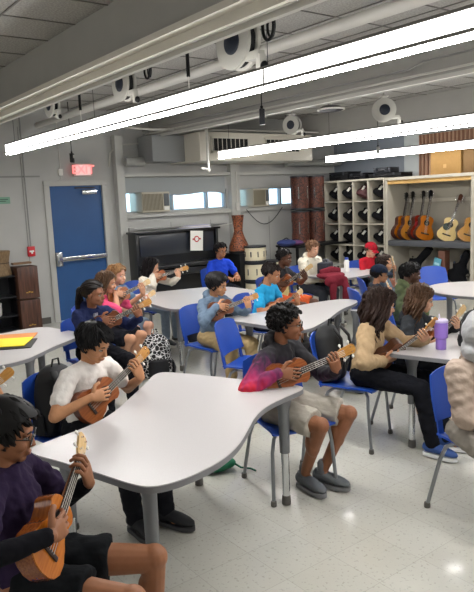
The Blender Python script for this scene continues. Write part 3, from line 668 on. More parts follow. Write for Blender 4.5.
for x, y, yw_, ro, bm_, tm, hm, lb, gd in (
    (-7.56, 9.50, 84, -20, M_rose, T_or, M_black, 'amber guitar with dark sides at the cubby end of the padded shelf', None),
    (-7.38, 9.47, 80, -17, M_rose, T_tan, M_black, 'tan topped guitar, second from the cubby end of the padded shelf', None),
    (-7.20, 9.53, 76, -16, M_rose, T_red, M_black, 'dark red mahogany guitar between the tan and amber guitars', '#8e1f24'),
    (-7.02, 9.46, 68, -15, M_rose, T_or, M_black, 'bright amber guitar in the middle of the padded shelf', None),
    (-6.60, 9.46, 44, -21, M_rose, T_pale, mat('headstock brown', '#5a3325', .4), 'pale spruce guitar with small dark pickguard leaning in the cabinet', '#2c3b36'),
    (-6.20, 9.48, 44, -21, T_tan, wood('honey top', '#c79549', '#b98338', .3, (3, 60, 3)), M_black, 'honey coloured guitar beside the cabinet post', None)):
    gtr(x, y, .92 if x < -6.9 else .85, yw_, 7, ro, bm_, tm, hm, lb, gd)
# lower bay: guitar cases and small things
def frame_m(o, az, hint=(0, -1, 0)):
    az = V(*az).normalized(); ax = V(*hint); ax = (ax-az*ax.dot(az)).normalized(); ay = az.cross(ax)
    M = Matrix(((ax.x, ay.x, az.x, 0), (ax.y, ay.y, az.y, 0), (ax.z, ay.z, az.z, 0), (0, 0, 0, 1))); M.translation = V(*o); return M
def big_case(M, lb, m=M_bag, L=1.0):
    r = empty('guitar_case', (0, 0, 0), 0, lb, 'guitar case', 'guitar cases under the padded shelf', M=M); out = uke_outline(L, 30, .21, .165, .135, .07)
    MB().loft([(0, 0, z) for w, z in out], [(max(w, .02), .065) for w, z in out], (0, 1, 0), 18).build('case_shell', m, r)
    MB().loft([(.0, 0, z) for w, z in out], [(max(w, .02)*1.03, .008) for w, z in out], (0, 1, 0), 18).build('case_seam', M_dark, r)
    MB().tube([(0, .15, L*.34), (.0, .20, L*.36), (.0, .20, L*.44), (0, .14, L*.46)], .01).build('handle', M_black, r)
    for z in (.2, .5, .75): MB().b2((-.02, -.16 if z < .6 else -.08, L*z), (.02, -.13 if z < .6 else -.05, L*z+.04)).build('latch', M_chrome, r)
big_case(frame_m((-7.52, 9.50, .20), (.62, .03, .62)), 'black guitar case leaning diagonally under the padded shelf by the cubbies', L=.84)
big_case(frame_m((-6.42, 9.50, .22), (.34, .03, .75)), 'black guitar case leaning under the padded shelf beside the cabinet post', L=.60)
big_case(frame_m((-7.30, 9.48, .26), (1, .0, .10)), 'black guitar case lying low under the padded shelf', L=.62)
r = empty('storage_tub', (-6.60, 9.45, .09), .1, 'brown wooden block standing behind the teal booklet under the padded shelf', 'box'); MB().b2((-.06, -.08, 0), (.07, .08, .68), .006).build('box_body', mat('brown box', '#6b4535', .6), r)
r = empty('teal_booklet', (-6.68, 9.34, .38), 0, 'teal booklet propped in the cabinet under the guitars', 'booklet'); MB().box((0, 0, .10), (.14, .012, .20), Matrix.Rotation(.25, 4, 'Y')).build('cover', mat('teal', '#5fa4b8', .5), r); MB().box((0, .0, .10), (.10, .013, .04), Matrix.Rotation(.25, 4, 'Y')).build('printed_band', mat('light teal', '#a9d2dc', .5), r)
r.location.z = .45
r = empty('cardboard_case', (-6.68, 9.42, .09), 0, 'grey carton holding up the teal booklet', 'carton'); MB().b2((-.12, -.08, 0), (.06, .12, .36), .004).build('carton_body', mat('grey carton', '#77726a', .8), r)
# on top of the cabinet
r = empty('slatted_panel', (-7.45, 9.88, GT), 0, 'upright wood panel with vertical reddish slats above the cabinet', 'panel')
MB().b2((0, .02, 0), (2.6, .06, .74)).build('backing_board', mat('slat backing', '#a5846b', .6), r)
sl = MB()
for k in range(32): sl.b2((.02+.08*k, -.0, .0), (.055+.08*k, .02, .74))
sl.build('slats', mat('slat red', '#7d5640', .6), r)
r = empty('cardboard_box', (-6.51, 9.56, GT), 0, 'tan cardboard box on top of the guitar cabinet', 'cardboard box')
MB().b2((-.28, -.22, 0), (.30, .22, .40), .004).build('box_body', mat('cardboard', '#96733f', .8, var=.04), r)
MB().b2((-.281, -.012, .395), (.301, .012, .402)).b2((-.03, -.2215, .1), (.03, -.2205, .16)).build('packing_tape', mat('tape', '#b08a55', .3), r)
r = empty('cardboard_box', (-5.86, 9.56, GT), 0, 'darker brown cardboard box at the end of the cabinet top', 'cardboard box')
MB().b2((-.30, -.22, 0), (.34, .22, .37), .004).build('box_body', mat('cardboard dark', '#6e5330', .8, var=.04), r); MB().b2((-.301, -.012, .366), (.341, .012, .372)).build('packing_tape', mat('tape', '#b08a55', .3), r)

# ------------------------------------------------------------------ tables
M_top = mat('laminate top', '#b4b0b0', .32, var=.03, vscale=160)
M_edge = mat('table edge', '#77777a', .45)
TH = .70
def table(out, legs, label, k=3, nm='classroom_table'):
    cx_ = sum(p[0] for p in out)/len(out); cy_ = sum(p[1] for p in out)/len(out)
    r = empty(nm, (cx_, cy_, 0), 0, label, 'table')
    o = chaikin([(x-cx_, y-cy_) for x, y in out], k)
    MB().prism(o, TH-.030, TH-.004).build('edge_band', M_edge, r)
    o2 = [(x*.996, y*.996) for x, y in o]
    MB().prism(o2, TH-.005, TH).build('table_top', M_top, r)
    for x, y in legs:
        x -= cx_; y -= cy_
        q = MB().lathe([(.055, TH-.035), (.05, TH-.05), (.033, TH-.12), (.030, .33), (.030, .325)], 20, None, (x, y, 0)).build('leg', M_leg, r)
        MB().lathe([(.023, .05), (.023, .34)], 16, None, (x, y, 0)).build('leg_insert', M_chrome, q)
        MB().lathe([(.02, .0), (.027, .004), (.027, .03), (.024, .06)], 16, None, (x, y, 0)).build('foot_glide', M_glide, q)
    return r
table([(-2.86, .90), (-2.90, 1.05), (-2.95, 1.27), (-3.06, 1.45), (-3.22, 1.62), (-3.40, 1.82), (-3.56, 1.97), (-3.57, 2.05), (-3.45, 2.12), (-3.19, 2.24), (-2.90, 2.37), (-2.70, 2.47), (-2.63, 2.44), (-2.60, 2.28), (-2.55, 2.08), (-2.46, 1.93), (-2.33, 1.78), (-2.20, 1.62), (-2.12, 1.46), (-2.08, 1.27), (-2.10, 1.13), (-2.18, 1.08), (-2.40, 1.02), (-2.62, .95), (-2.78, .89)],
      [(-2.29, 1.21), (-2.70, 2.33), (-3.27, 2.09), (-2.82, 1.06)], 'wavy grey table filling the front, no objects on it')
table([(-4.83, 3.42), (-4.80, 3.62), (-4.76, 4.1), (-4.77, 4.6), (-4.72, 4.92), (-4.55, 5.0), (-4.40, 4.85), (-4.28, 4.47), (-4.04, 4.08), (-3.90, 3.80), (-3.82, 3.60), (-3.90, 3.50), (-4.3, 3.47), (-4.7, 3.41)],
      [(-4.62, 3.6), (-4.05, 3.68), (-4.60, 4.75), (-4.26, 4.66)], 'wavy grey table right behind the boy in glasses and ombre hoodie')
table([(-6.98, 3.52), (-6.95, 3.75), (-6.86, 4.18), (-6.74, 4.62), (-6.50, 4.80), (-6.12, 4.78), (-5.80, 4.82), (-5.70, 4.68), (-5.71, 4.34), (-5.65, 3.95), (-5.58, 3.6), (-5.58, 3.42), (-5.75, 3.38), (-6.3, 3.46), (-6.85, 3.48)],
      [(-5.72, 3.52), (-6.80, 3.66), (-6.60, 4.6), (-5.85, 4.6)], 'wavy grey table between the piano and the girls along the door side')
table([(-5.78, 1.0), (-5.78, 1.67), (-5.84, 1.95), (-5.78, 2.10), (-5.59, 2.13), (-5.25, 2.22), (-5.12, 2.14), (-5.02, 2.01), (-4.90, 1.83), (-4.75, 1.66), (-4.61, 1.49), (-4.58, 1.25), (-4.66, .95), (-4.85, .82), (-5.6, .84)],
      [(-5.65, 1.98), (-4.90, 1.62), (-5.6, 1.0), (-4.85, 1.0)], 'grey table with the yellow and orange folders beside the blue door')
table([(-2.88, 3.42), (-2.86, 3.60), (-2.79, 3.80), (-2.80, 3.98), (-2.90, 4.25), (-2.93, 4.6), (-2.80, 4.85), (-2.4, 4.95), (-2.0, 4.8), (-1.9, 4.3), (-1.95, 3.9), (-2.05, 3.66), (-2.28, 3.58), (-2.56, 3.50), (-2.80, 3.42)],
      [(-2.74, 3.56), (-2.12, 3.78), (-2.78, 4.7), (-2.1, 4.6)], 'grey table holding the purple tumbler')
table([(-3.92+.66*math.cos(a), 6.40+.60*math.sin(a)) for a in np.linspace(0, 2*PI, 25)[:-1]], [(-3.62, 6.1), (-4.25, 6.2), (-3.6, 6.75), (-4.2, 6.72)], 'rounded grey table in front of the guitar cabinet', 2)
table([(-6.85, 6.3), (-6.80, 6.9), (-6.70, 7.15), (-6.2, 7.2), (-5.9, 6.95), (-5.82, 6.5), (-5.85, 6.15), (-6.0, 6.08), (-6.5, 6.1), (-6.8, 6.15)], [(-6.65, 6.3), (-6.6, 6.98), (-6.05, 6.98), (-6.0, 6.3)], 'back grey table with bottles and a maroon jacket before the cubbies')

# ------------------------------------------------------------------ chairs
M_blue = mat('blue plastic', '#1d48a8', .38)
SEAT = .44
def make_chair(label):
    r = empty('student_chair', (0, 0, 0), 0, label, 'chair', 'blue plastic student chairs')
    def seat(u, v):
        x = -.20+.41*u; y = -.21+.42*v; w = (1-.10*(1-u)**2); z = SEAT-.018*math.sin(PI*v)*math.sin(PI*min(1, u*1.1))-.045*max(0, u-.82)**1*3*max(0, u-.82)*3+.012*(abs(v-.5)*2)**3
        return (x, y*w, z)
    MB().grid(seat, 14, 12, .012).build('seat', M_blue, r)
    def back(u, v):
        t = u; y = (-.205+.41*v)*(1-.12*t**3); x = -.205-.075*t-.03*math.cos((v-.5)*PI)+.02; z = SEAT+.09+.275*t-.03*(abs(v-.5)*2)**3*t
        return (x, y, z)
    MB().grid(back, 12, 12, .011).build('backrest', M_blue, r)
    for s in (-1, 1):
        MB().grid(lambda u, v: (-.185-.025*u, s*(.15+.035*v), SEAT-.01+.13*u), 4, 2, .012).build('back_support', M_blue, r)
    q = MB()
    for k in range(4): q.tube([(-.232-.006*k, -.13, SEAT+.12+.03*k), (-.246-.006*k, 0, SEAT+.12+.03*k), (-.232-.006*k, .13, SEAT+.12+.03*k)], .003, 5)
    q.build('back_ridges', M_blue, r)
    for s in (-1, 1):
        o = MB().tube([(.14, s*.15, SEAT-.02), (.17, s*.185, SEAT-.04), (.175, s*.20, SEAT-.12), (.20, s*.215, .02)], .0115, 10).build('leg', M_steel, r)
        MB().lathe([(.017, 0), (.019, .006), (.017, .03), (.012, .034)], 12, None, (.201, s*.215, 0)).build('foot_glide', M_glide, o)
        o = MB().tube([(-.10, s*.15, SEAT-.02), (-.13, s*.185, SEAT-.04), (-.16, s*.20, SEAT-.12), (-.245, s*.215, .02)], .0115, 10).build('leg', M_steel, r)
        MB().lathe([(.017, 0), (.019, .006), (.017, .03), (.012, .034)], 12, None, (-.247, s*.215, 0)).build('foot_glide', M_glide, o)
    MB().tube([(.14, -.15, SEAT-.022), (.14, .15, SEAT-.022)], .009, 8).tube([(-.10, -.15, SEAT-.022), (-.10, .15, SEAT-.022)], .009, 8).tube([(-.10, -.14, SEAT-.026), (.14, -.14, SEAT-.026)], .008, 8).tube([(-.10, .14, SEAT-.026), (.14, .14, SEAT-.026)], .008, 8).build('seat_frame', M_steel, r)
    return r
CH0 = make_chair('x'); FIRST = [True]
def chair(x, y, deg, label):
    o = CH0 if FIRST[0] else copy_tree(CH0); FIRST[0] = False
    o.location = (x, y, 0); o.rotation_euler = (0, 0, math.radians(deg)); o['label'] = label; return o
# ================================================================== PEOPLE
def skin(c): return mat('skin'+c, c, .55, var=.05, vscale=25, spec=.35)
def cloth(c, rough=.9): return mat('cloth'+c, c, rough, bump=.7, bscale=22, spec=.12, bdist=.012)
def hairm(c): return mat('hair'+c, c, .55, spec=.22, var=.25, vscale=12)
M_eye = mat('eye white', '#bdb5ad', .5); M_iris = mat('iris', '#1c100b', .2)
def ik(S, W, l1, l2, pole):
    d = W-S; L = d.length
    if L > (l1+l2)*.985: W = S+d*((l1+l2)*.985/L); d = W-S; L = d.length
    if L < abs(l1-l2)+.06: W = S+d.normalized()*(abs(l1-l2)+.06); d = W-S; L = d.length
    a = (l1*l1-l2*l2+L*L)/(2*L); h = math.sqrt(max(0, l1*l1-a*a)); u = d.normalized(); p = pole-u*pole.dot(u); p.normalize()
    return S+u*a+p*h, W
def hand(mb, fm, w, a, n, right, s, curls=(20, 35, 30), thumb=None, spread=1.0):
    a = a.normalized(); n = (n-a*n.dot(a)).normalized(); t = a.cross(n)*(1 if right else -1)
    Lp = .078*s
    mb.loft([w-a*.015, w, w+a*Lp*.35, w+a*Lp*.75, w+a*Lp], [(.021*s, .019*s), (.023*s, .019*s), (.034*s, .017*s), (.038*s, .015*s), (.034*s, .010*s)], t, 12)
    K = w+a*Lp*.92
    for i in range(4):
        off = (.028-.0185*i)*s*spread; k = [.94, 1.05, 1, .80][i]*s; r = .0082*s*(.97 if i < 3 else .88)
        p = K+t*off-a*(.004*abs(i-1.2))*s; ang = 0; P = [p-a*.02*s, p]; R = [r, r*1.05]
        av = (a+t*(off*3.0)*spread).normalized()
        for j, ln in enumerate((.037, .025, .019)):
            ang += math.radians(curls[j]*(1+.06*i)); d = av*math.cos(ang)+n*math.sin(ang)
            for q in (.5, 1.0): P.append(p+d*ln*k*q); R.append(r*(1-.07*(j+q)))
            p = p+d*ln*k
        P.append(p+d*r*.55); R.append(r*.5)
        fm.loft(P, R, None, 8)
    b = w+a*.018*s+t*.020*s
    d1, d2 = thumb if thumb else ((a*.55+t*.75+n*.35), (a*.85+t*.35+n*.35))
    d1 = d1.normalized(); d2 = d2.normalized(); r = .0105*s
    P = [b-d1*.006, b, b+d1*.022*s, b+d1*.042*s, b+d1*.042*s+d2*.018*s, b+d1*.042*s+d2*.032*s, b+d1*.042*s+d2*.037*s]
    fm.loft(P, [r*1.2, r*1.25, r*1.1, r, r*.95, r*.8, r*.4], None, 8)
HL = [(-.12, -.060), (-.05, -.055), (-.015, -.020), (.005, .012), (.03, .030), (.05, .056), (.075, .076), (.12, .085)]
def hline(x):
    for (a, b), (c, d) in zip(HL, HL[1:]):
        if x <= c: return b+(d-b)*(max(0, x-a))/(c-a)
    return .07
CC = V(-.012, 0, .030); CRD = V(.098, .079, .084)
def hair_mb(style, n, seed, length=.05, vol=1.0, grav=None):
    grav = grav or V(0, 0, -1)
    rg = random.Random(seed); mb = MB()
    # scalp cap
    vs = []; fs = []; idx = {}
    NU, NV = 40, 22
    for i in range(NV+1):
        th = PI*.82*i/NV
        for j in range(NU):
            w = 2*PI*j/NU; u = V(math.sin(th)*math.cos(w), math.sin(th)*math.sin(w), math.cos(th)); k = 1.04+.02*noise.noise(u*4)
            vs.append(CC+V(u.x*CRD.x, u.y*CRD.y, u.z*CRD.z)*k*(1+(vol-1)*.5))
    keep = [v.z > hline(v.x)-.002 for v in vs]
    for i in range(NV):
        for j in range(NU):
            q = (i*NU+j, (i+1)*NU+j, (i+1)*NU+(j+1) % NU, i*NU+(j+1) % NU)
            if all(keep[x] for x in q): fs.append(q)
    # thicken
    o = len(vs); vs2 = [CC+(v-CC)*.90 for v in vs]; fs += [(a+o, d+o, c+o, b+o) for a, b, c, d in list(fs)]
    mb.add(vs+vs2, fs)
    crown = V(-.045, .0, .115)
    tries = 0; made = 0
    while made < n and tries < n*12:
        tries += 1
        z = rg.uniform(-.55, 1); w = rg.uniform(0, 2*PI); q = math.sqrt(1-z*z); u = V(q*math.cos(w), q*math.sin(w), z)
        p = CC+V(u.x*CRD.x, u.y*CRD.y, u.z*CRD.z)*1.02
        if p.z < hline(p.x)+.004: continue
        made += 1
        nn = V(u.x/CRD.x, u.y/CRD.y, u.z/CRD.z).normalized()
        pts = [p.copy()]; N = 7 if style in ('long', 'wavy') else 5
        L = length*rg.uniform(.75, 1.2)*(.62 if style in ('short', 'curly') and p.x > .025 else 1); ly = 1.03+rg.uniform(0, .08)*vol; ph = rg.uniform(0, 6.28)
        for k in range(N):
            rad = pts[-1]-crown; tang = rad-nn*rad.dot(nn)
            if tang.length > 1e-4: tang.normalize()
            if style == 'short': d = tang*.9+nn*(.35 if k == 0 else .05)+V(.25, .35*(p.x > .02), -.05)+V(rg.gauss(0, .15), rg.gauss(0, .15), rg.gauss(0, .1))
            elif style == 'crop': d = tang*.9+nn*.15+V(.2, 0, 0)+V(rg.gauss(0, .2), rg.gauss(0, .2), rg.gauss(0, .2))
            elif style == 'curly': d = tang*.6+nn*(.9 if k < 2 else -.25)+V(.15, 0, 0)+V(math.sin(ph+k*2.0), math.cos(ph+k*1.9), math.sin(ph+k*1.3))*.7
            elif style in ('long', 'wavy'):
                c = pts[-1]; sgn = 1 if c.y >= 0 else -1
                if k == 0: d = nn*.4+V(-.1, sgn*.9, -.1)
                else: d = V(-.22 if c.x > -.02 else -.02, sgn*max(0, .085-abs(c.y))*(9 if c.z > -.02 else 2), 0)+grav
                amp = .28 if style == 'long' else .55
                d += V(math.sin(ph+k*1.5), math.cos(ph+k*1.5), 0)*amp*(k > 1)
            elif style == 'back':
                tgt = V(-.125, 0, .0); d = (tgt-pts[-1])
                if d.length < .03: break
                d = d.normalized()+nn*.15
            d.normalize(); st = L/N
            if style == 'back': st = .035
            c = pts[-1]+d*st
            e = c-CC; f = math.sqrt((e.x/CRD.x)**2+(e.y/CRD.y)**2+(e.z/CRD.z)**2)
            lim = ly
            if f < lim and f > 1e-3: c = CC+e*(lim/f)
            if style in ('long', 'wavy') and c.z < .055 and c.x > .028: c.x = .028+.25*(c.x-.028); c.y = math.copysign(max(abs(c.y), .072), c.y if abs(c.y) > .001 else 1)
            if style in ('long', 'wavy') and c.z < -.02: c.y = math.copysign(max(abs(c.y), .055 if c.x > -.06 else 0), c.y)
            pts.append(c); nn = (c-CC); nn = V(nn.x/CRD.x**2, nn.y/CRD.y**2, nn.z/CRD.z**2).normalized() if style not in ('long', 'wavy') or c.z > 0 else nn.normalized()
        if len(pts) < 3: continue
        r0 = {'short': .0105, 'crop': .008, 'curly': .010, 'long': .0125, 'wavy': .0125, 'back': .010}[style]*rg.uniform(.8, 1.2)
        m_ = len(pts); R = [r0*(.75+.5*math.sin(PI*min(1, (i+.3)/m_)))*(1-.75*(i/(m_-1))**3) for i in range(m_)]
        mb.loft(pts, [(a, a*.7) for a in R], None, 5)
    if style == 'back':
        mb.ell((-.135, 0, .01), (.04, .035, .045)); rg2 = random.Random(3)
        for k in range(40):
            y = rg2.uniform(-.03, .03); x0 = -.145+rg2.uniform(-.015, .02); P = [V(-.13, y*.6, .02)]
            for j in range(5): P.append(P[-1]+V(-.012+.012*j*.5, y*.25, -.028-.004*j)+V(rg2.gauss(0, .006), rg2.gauss(0, .006), 0))
            mb.loft(P, [.012, .014, .013, .011, .008, .003], None, 5)
    return mb
def shoe(parent, ank, ang, m, s=1.0, sole='#dcd8ce'):
    M = Matrix.Translation((ank.x, ank.y, 0)) @ Matrix.Rotation(ang, 4, 'Z'); lift = max(0, ank.z-.09)
    M = Matrix.Translation((0, 0, lift)) @ M
    L = .235*s
    P = [(-.058, .030), (-.05, .040), (-.02, .048), (.03, .046), (.08, .040), (.13, .030), (.165, .022), (.178, .016)]
    mb = MB().loft([V(x*s, 0, .018+z*.9) for x, z in P], [(w*s, z*.95) for w, z in [(.020, .018), (.032, .034), (.036, .040), (.037, .036), (.042, .032), (.042, .024), (.030, .016), (.012, .008)]], (0, 1, 0), 16, M)
    mb.loft([V(-.022*s, 0, .06), V(-.02*s, 0, .10)], [(.034*s, .038*s), (.030*s, .032*s)], (0, 1, 0), 14, M)
    o = mb.build('shoe', m, parent)
    sl = [(-.066*s, -.022), (-.03*s, -.034), (.03*s, -.034), (.09*s, -.044), (.14*s, -.040), (.178*s, -.018), (.184*s, 0), (.178*s, .020), (.14*s, .040), (.09*s, .044), (.03*s, .034), (-.03*s, .034), (-.066*s, .022)]
    MB().prism(chaikin(sl, 2), .0, .024, M).build('sole', mat('sole'+sole, sole, .6), o)
    lc = MB()
    for k in range(4):
        x = (.035+.022*k)*s; z = .089-.012*k; lc.tube([V(x, -.022, z-.014), V(x+.004, 0, z), V(x, .022, z-.014)], .0028, 5, M)
    lc.build('laces', mat('lace'+sole, sole, .7), o)
    return o
GR_UKE = 'ukuleles held by the students'
def uke_mats(kind):
    return {'mahog': (wood('uke mahogany', '#7c3f1c', '#5d2c14', .3, (40, 40, 4)), wood('uke mahogany top', '#a35c2b', '#86451d', .3, (40, 40, 4))),
            'orange': (wood('uke orange', '#8a4a18', '#6f3810', .25, (40, 40, 4)), wood('uke orange top', '#bb6d1f', '#a85d18', .25, (40, 40, 4))),
            'dark': (wood('uke dark', '#54301d', '#3c2115', .35, (40, 40, 4)), wood('uke dark top', '#7b4526', '#613419', .35, (40, 40, 4)))}[kind]
CHL = ['blue chair under the girl in the navy hoodie', 'blue chair under the girl in the pink tee shirt', 'blue chair under the strawberry blonde girl in denim', 'blue chair by the piano under the girl in the white sweater', 'blue chair by the piano under the boy in royal blue', 'blue chair under the boy in the blue grey denim shirt', 'blue chair under the boy in the turquoise tee shirt', 'blue chair under the boy with orange shorts', 'blue chair under the boy in the cream hoodie', 'blue chair under the child in the red cap', 'blue chair under the child raising a ukulele headstock', 'blue chair under the child in the navy cap', 'blue chair under the child in the olive jacket']
def person(name_label, hip, face, skin_c='#b07a58', hair=('short', '#14110f', .05), top=('#777777', 'short'), bottom=('#222222', 'long'), s=1.0, lean=8, side=0, twist=0, head=(0, 10, 0),
           uke=None, arms=None, legs=None, res=.0075, glasses=None, hood=None, shoes='#3a3a3c', sole='#dcd8ce', topmat=None, cap=None, collar=None, inner=None, under=None, hoodup=None, knees_down=False, socks=None, cres=None, n_hair=None, seat=True, chair_label=None, chair_off=(0, 0), uke_label='', pm=None, hipz=.525, chair_deg=None):
    chair_label = chair_label or CHL.pop(0)
    root = empty('person', (hip[0], hip[1], 0), math.radians(face), name_label, 'person')
    MW = Matrix.Translation((hip[0], hip[1], 0)) @ Matrix.Rotation(math.radians(face), 4, 'Z'); MI = MW.inverted()
    cres = cres or max(res*1.35, .007)
    sk = skin(skin_c); hipc = V(0, 0, hipz)
    U = V(math.sin(math.radians(lean)), math.sin(math.radians(side)), math.cos(math.radians(lean))).normalized()
    tw = math.radians(twist); S = V(-math.sin(tw), math.cos(tw), 0); F = V(math.cos(tw), math.sin(tw), 0)
    T = .385*s; nb = hipc+U*T
    sh = {sg: nb-U*.045*s+S*(sg*.138*s) for sg in (-1, 1)}
    hy, hp, hr = [math.radians(a) for a in head]
    Rh = Matrix.Rotation(hy, 3, 'Z') @ Matrix.Rotation(hp, 3, 'Y') @ Matrix.Rotation(hr, 3, 'X')
    hs = .98*(.5+.5*s)
    hc = nb+U*.115*s+F*.02+Rh @ V(.012, 0, .018)
    MH = Matrix.Translation(hc) @ Rh.to_4x4() @ Matrix.Scale(hs, 4)
    # ukulele pose
    l1, l2 = .245*s, .215*s
    tgt = {}
    if uke:
        Bl = V(*uke.get('b', (.19, -.04, .70)))
        if 'bpx' in uke:
            o = MI @ V(0, 0, CAM_H); d = MI.to_3x3() @ ray(*uke['bpx']); t = (uke.get('bx', .19)-o.x)/d.x; Bl = o+d*t
        Dd = V(*uke.get('d', (.30, .85, .38))).normalized(); L = uke.get('L', .56); reach = L*.62
        if 'hpx' in uke:
            o = MI @ V(0, 0, CAM_H); d = (MI.to_3x3() @ ray(*uke['hpx'])).normalized(); oc = o-Bl; b = oc.dot(d); c = oc.dot(oc)-reach**2; disc = b*b-c
            if disc < 0: pts = [o-d*b]
            else: pts = [o+d*(-b-math.sqrt(disc)), o+d*(-b+math.sqrt(disc))]
            pts.sort(key=lambda p: -((p-Bl).normalized().dot(Dd))); Dd = (pts[0]-Bl).normalized()
        N0 = V(*uke.get('n', (1, 0, .30))); Nn = (N0-Dd*N0.dot(Dd)).normalized(); Vu = Nn.cross(Dd); Vu = Vu if Vu.z > 0 else -Vu
        Yv = Dd.cross(Nn)
        ML = Matrix((( Nn.x, Yv.x, Dd.x, 0), (Nn.y, Yv.y, Dd.y, 0), (Nn.z, Yv.z, Dd.z, 0), (0, 0, 0, 1))); ML.translation = Bl-Dd*(.25*L)
        bm_, tm = uke_mats(uke.get('m', 'mahog')); hm = wood('pale headstock', '#d8b987', '#c9a56d', .4) if uke.get('pale', True) else wood('tan headstock', '#c08a3e', '#a8722c', .35)
        strum(MW @ ML, L, bm_, tm, wood('uke neck', '#8a5a34', '#74482a', .4), hm, uke_label or 'ukulele held by the '+name_label, 'ukulele', GR_UKE, 'ukulele', pegs=4, fine=res < .006)
        Pn = Bl+Dd*(L*uke.get('fret', .47)); aL = (Vu*.9+Nn*.30).normalized(); kn = Pn-Vu*.020*s+Nn*.026*s
        wL = kn-aL*.075*s; aR = (Dd*.72-Vu*.42+Nn*.05).normalized(); PR = Bl+Dd*.02*L+Nn*.022
        wR = PR-aR*.075*s+Vu*.012+Nn*.012
        sgn = -1 if uke.get('lefty') else 1
        tgt[1] = (wL, aL, -Nn, 'fret', Vu, Nn, Dd); tgt[-1] = (wR, aR, -Nn, 'strum', Vu, Nn, Dd)
    if arms:
        for sg, q in arms.items(): tgt[sg] = (V(*q[0]), V(*q[1]), V(*q[2]), 'free', None, None, None)
    for sg in (-1, 1):
        if sg not in tgt: tgt[sg] = (V(.30, sg*.10, .56), V(.9, -sg*.2, -.15), V(0, 0, -1), 'free', None, None, None)
    # skeleton of legs
    kn_ = {}; an_ = {}
    for sg in (-1, 1):
        k, a = (legs or {}).get(sg, ((.39*s, sg*.11, .475), (.38*s, sg*.11, .095)))
        kn_[sg] = V(*k); an_[sg] = V(*a)
    hj = {sg: hipc+V(0, sg*.075*s, -.005) for sg in (-1, 1)}
    body = MB(); fing = MB()
    body.loft([hipc-U*.06, hipc, hipc+U*T*.35, hipc+U*T*.75, hipc+U*T*.93, nb+U*.0], [(.10*s, .075*s), (.115*s, .085*s), (.10*s, .07*s), (.115*s, .07*s), (.09*s, .05*s), (.045*s, .045*s)], S, 16)
    body.loft([nb-U*.03, nb+U*.03*s, hc+Rh @ V(-.025, 0, -.04)*hs], [(.050*s, .050*s), (.041*s, .043*s), (.042*s, .045*s)], S, 14)
    def E(c, r, rot=None): body.ell(c, r, rot, 16, 11, MH)
    E((-.012, 0, .030), (.094, .075, .080)); E((.018, 0, -.020), (.067, .061, .075)); E((.030, 0, -.060), (.048, .046, .036)); E((.062, 0, -.083), (.020, .022, .016)); E((.066, 0, .022), (.022, .046, .012))
    body.loft([(.074, 0, .014), (.088, 0, -.010), (.098, 0, -.030), (.086, 0, -.038)], [(.007, .007), (.009, .009), (.013, .011), (.010, .006)], (0, 1, 0), 10, MH)
    E((.084, 0, -.055), (.010, .022, .007)); E((.082, 0, -.064), (.010, .019, .007))
    for sg in (-1, 1):
        E((.052, sg*.034, -.030), (.028, .022, .024)); E((.072, sg*.031, .011), (.011, .018, .005)); E((-.004, sg*.076, -.008), (.019, .008, .029), Matrix.Rotation(-.2, 3, 'Y'))
    arm = {}
    for sg in (-1, 1):
        w, a, n, mode, Vu_, Nn_, Dd_ = tgt[sg]
        pole = (pm or {}).get(sg, None)
        pole = V(*pole) if pole else (V(.05, -.9, -.75) if mode == 'strum' else V(-.25, sg*.75, -.9))
        el, w2 = ik(sh[sg], w, l1, l2, pole); arm[sg] = (el, w2)
        body.cap(sh[sg], el, .042*s, .034*s, 12); body.cap(el, w2, .035*s, .023*s, 12)
        if mode == 'fret': hand(body, fing, w2, a, n, sg < 0, s*1.02, (15, 60, 45), ((Vu_*.7-Nn_*.55+Dd_*.25), (Vu_*.95-Nn_*.1)))
        elif mode == 'strum': hand(body, fing, w2, a, n, sg < 0, s*1.02, (12, 28, 24), ((a*.6+Vu_*.7), (a*.9+Vu_*.3+n*.2)))
        else: hand(body, fing, w2, a, n, sg < 0, s, (18, 26, 20))
        body.cap(hj[sg], kn_[sg], .072*s, .050*s, 14); body.cap(kn_[sg], an_[sg], .048*s, .030*s, 14)
        body.ell(kn_[sg]+V(.004, 0, .006), (.052*s, .050*s, .050*s)); body.ell(an_[sg]*.35+kn_[sg]*.65+V(-.012, 0, 0), (.048*s, .046*s, .085*s))
        body.cap(an_[sg], an_[sg]+V(.06, 0, -.045), .028, .025, 8)
    a_, nr, fs = remesh(body, res, 3 if res < .006 else 2)
    o = len(a_); fv = np.array([tuple(v) for v in fing.v], np.float32)
    vv = np.vstack([a_, fv]); ff = list(fs)+[tuple(i+o for i in f) for f in fing.f]
    bo = obj_arr('body', vv, ff, sk, root)
    # eyes, brows, mouth
    near = res < .0065
    for sg in (-1, 1):
        e = MB().ell((.0705, sg*.031, .000), (.0118, .0120, .0068), None, 12, 8, MH).build('eye', M_eye, root)
        MB().ell((.0792, sg*.031, .000), (.0042, .0058, .0060), None, 10, 7, MH).build('iris', M_iris, e)
        MB().loft([(.083, sg*.014, .019), (.0845, sg*.028, .0245), (.077, sg*.044, .021)], [(.0035, .003), (.004, .0035), (.0025, .002)], None, 6, MH).build('eyebrow', hairm(hair[1]), root)
        if near: MB().loft([(.0795, sg*.018, .005), (.0835, sg*.031, .0085), (.074, sg*.045, .004)], [.0015, .002, .0015], None, 5, MH).build('eyelashes', hairm('#14110f'), root)
    MB().ell((.0905, 0, -.0565), (.0045, .019, .0035), None, 12, 7, MH).ell((.0895, 0, -.063), (.0045, .016, .0042), None, 12, 7, MH).build('mouth', mat('lips'+skin_c, [max(0, int(int(skin_c[i:i+2], 16)*k)) for i, k in ((1, .82), (3, .62), (5, .62))], .45), root)
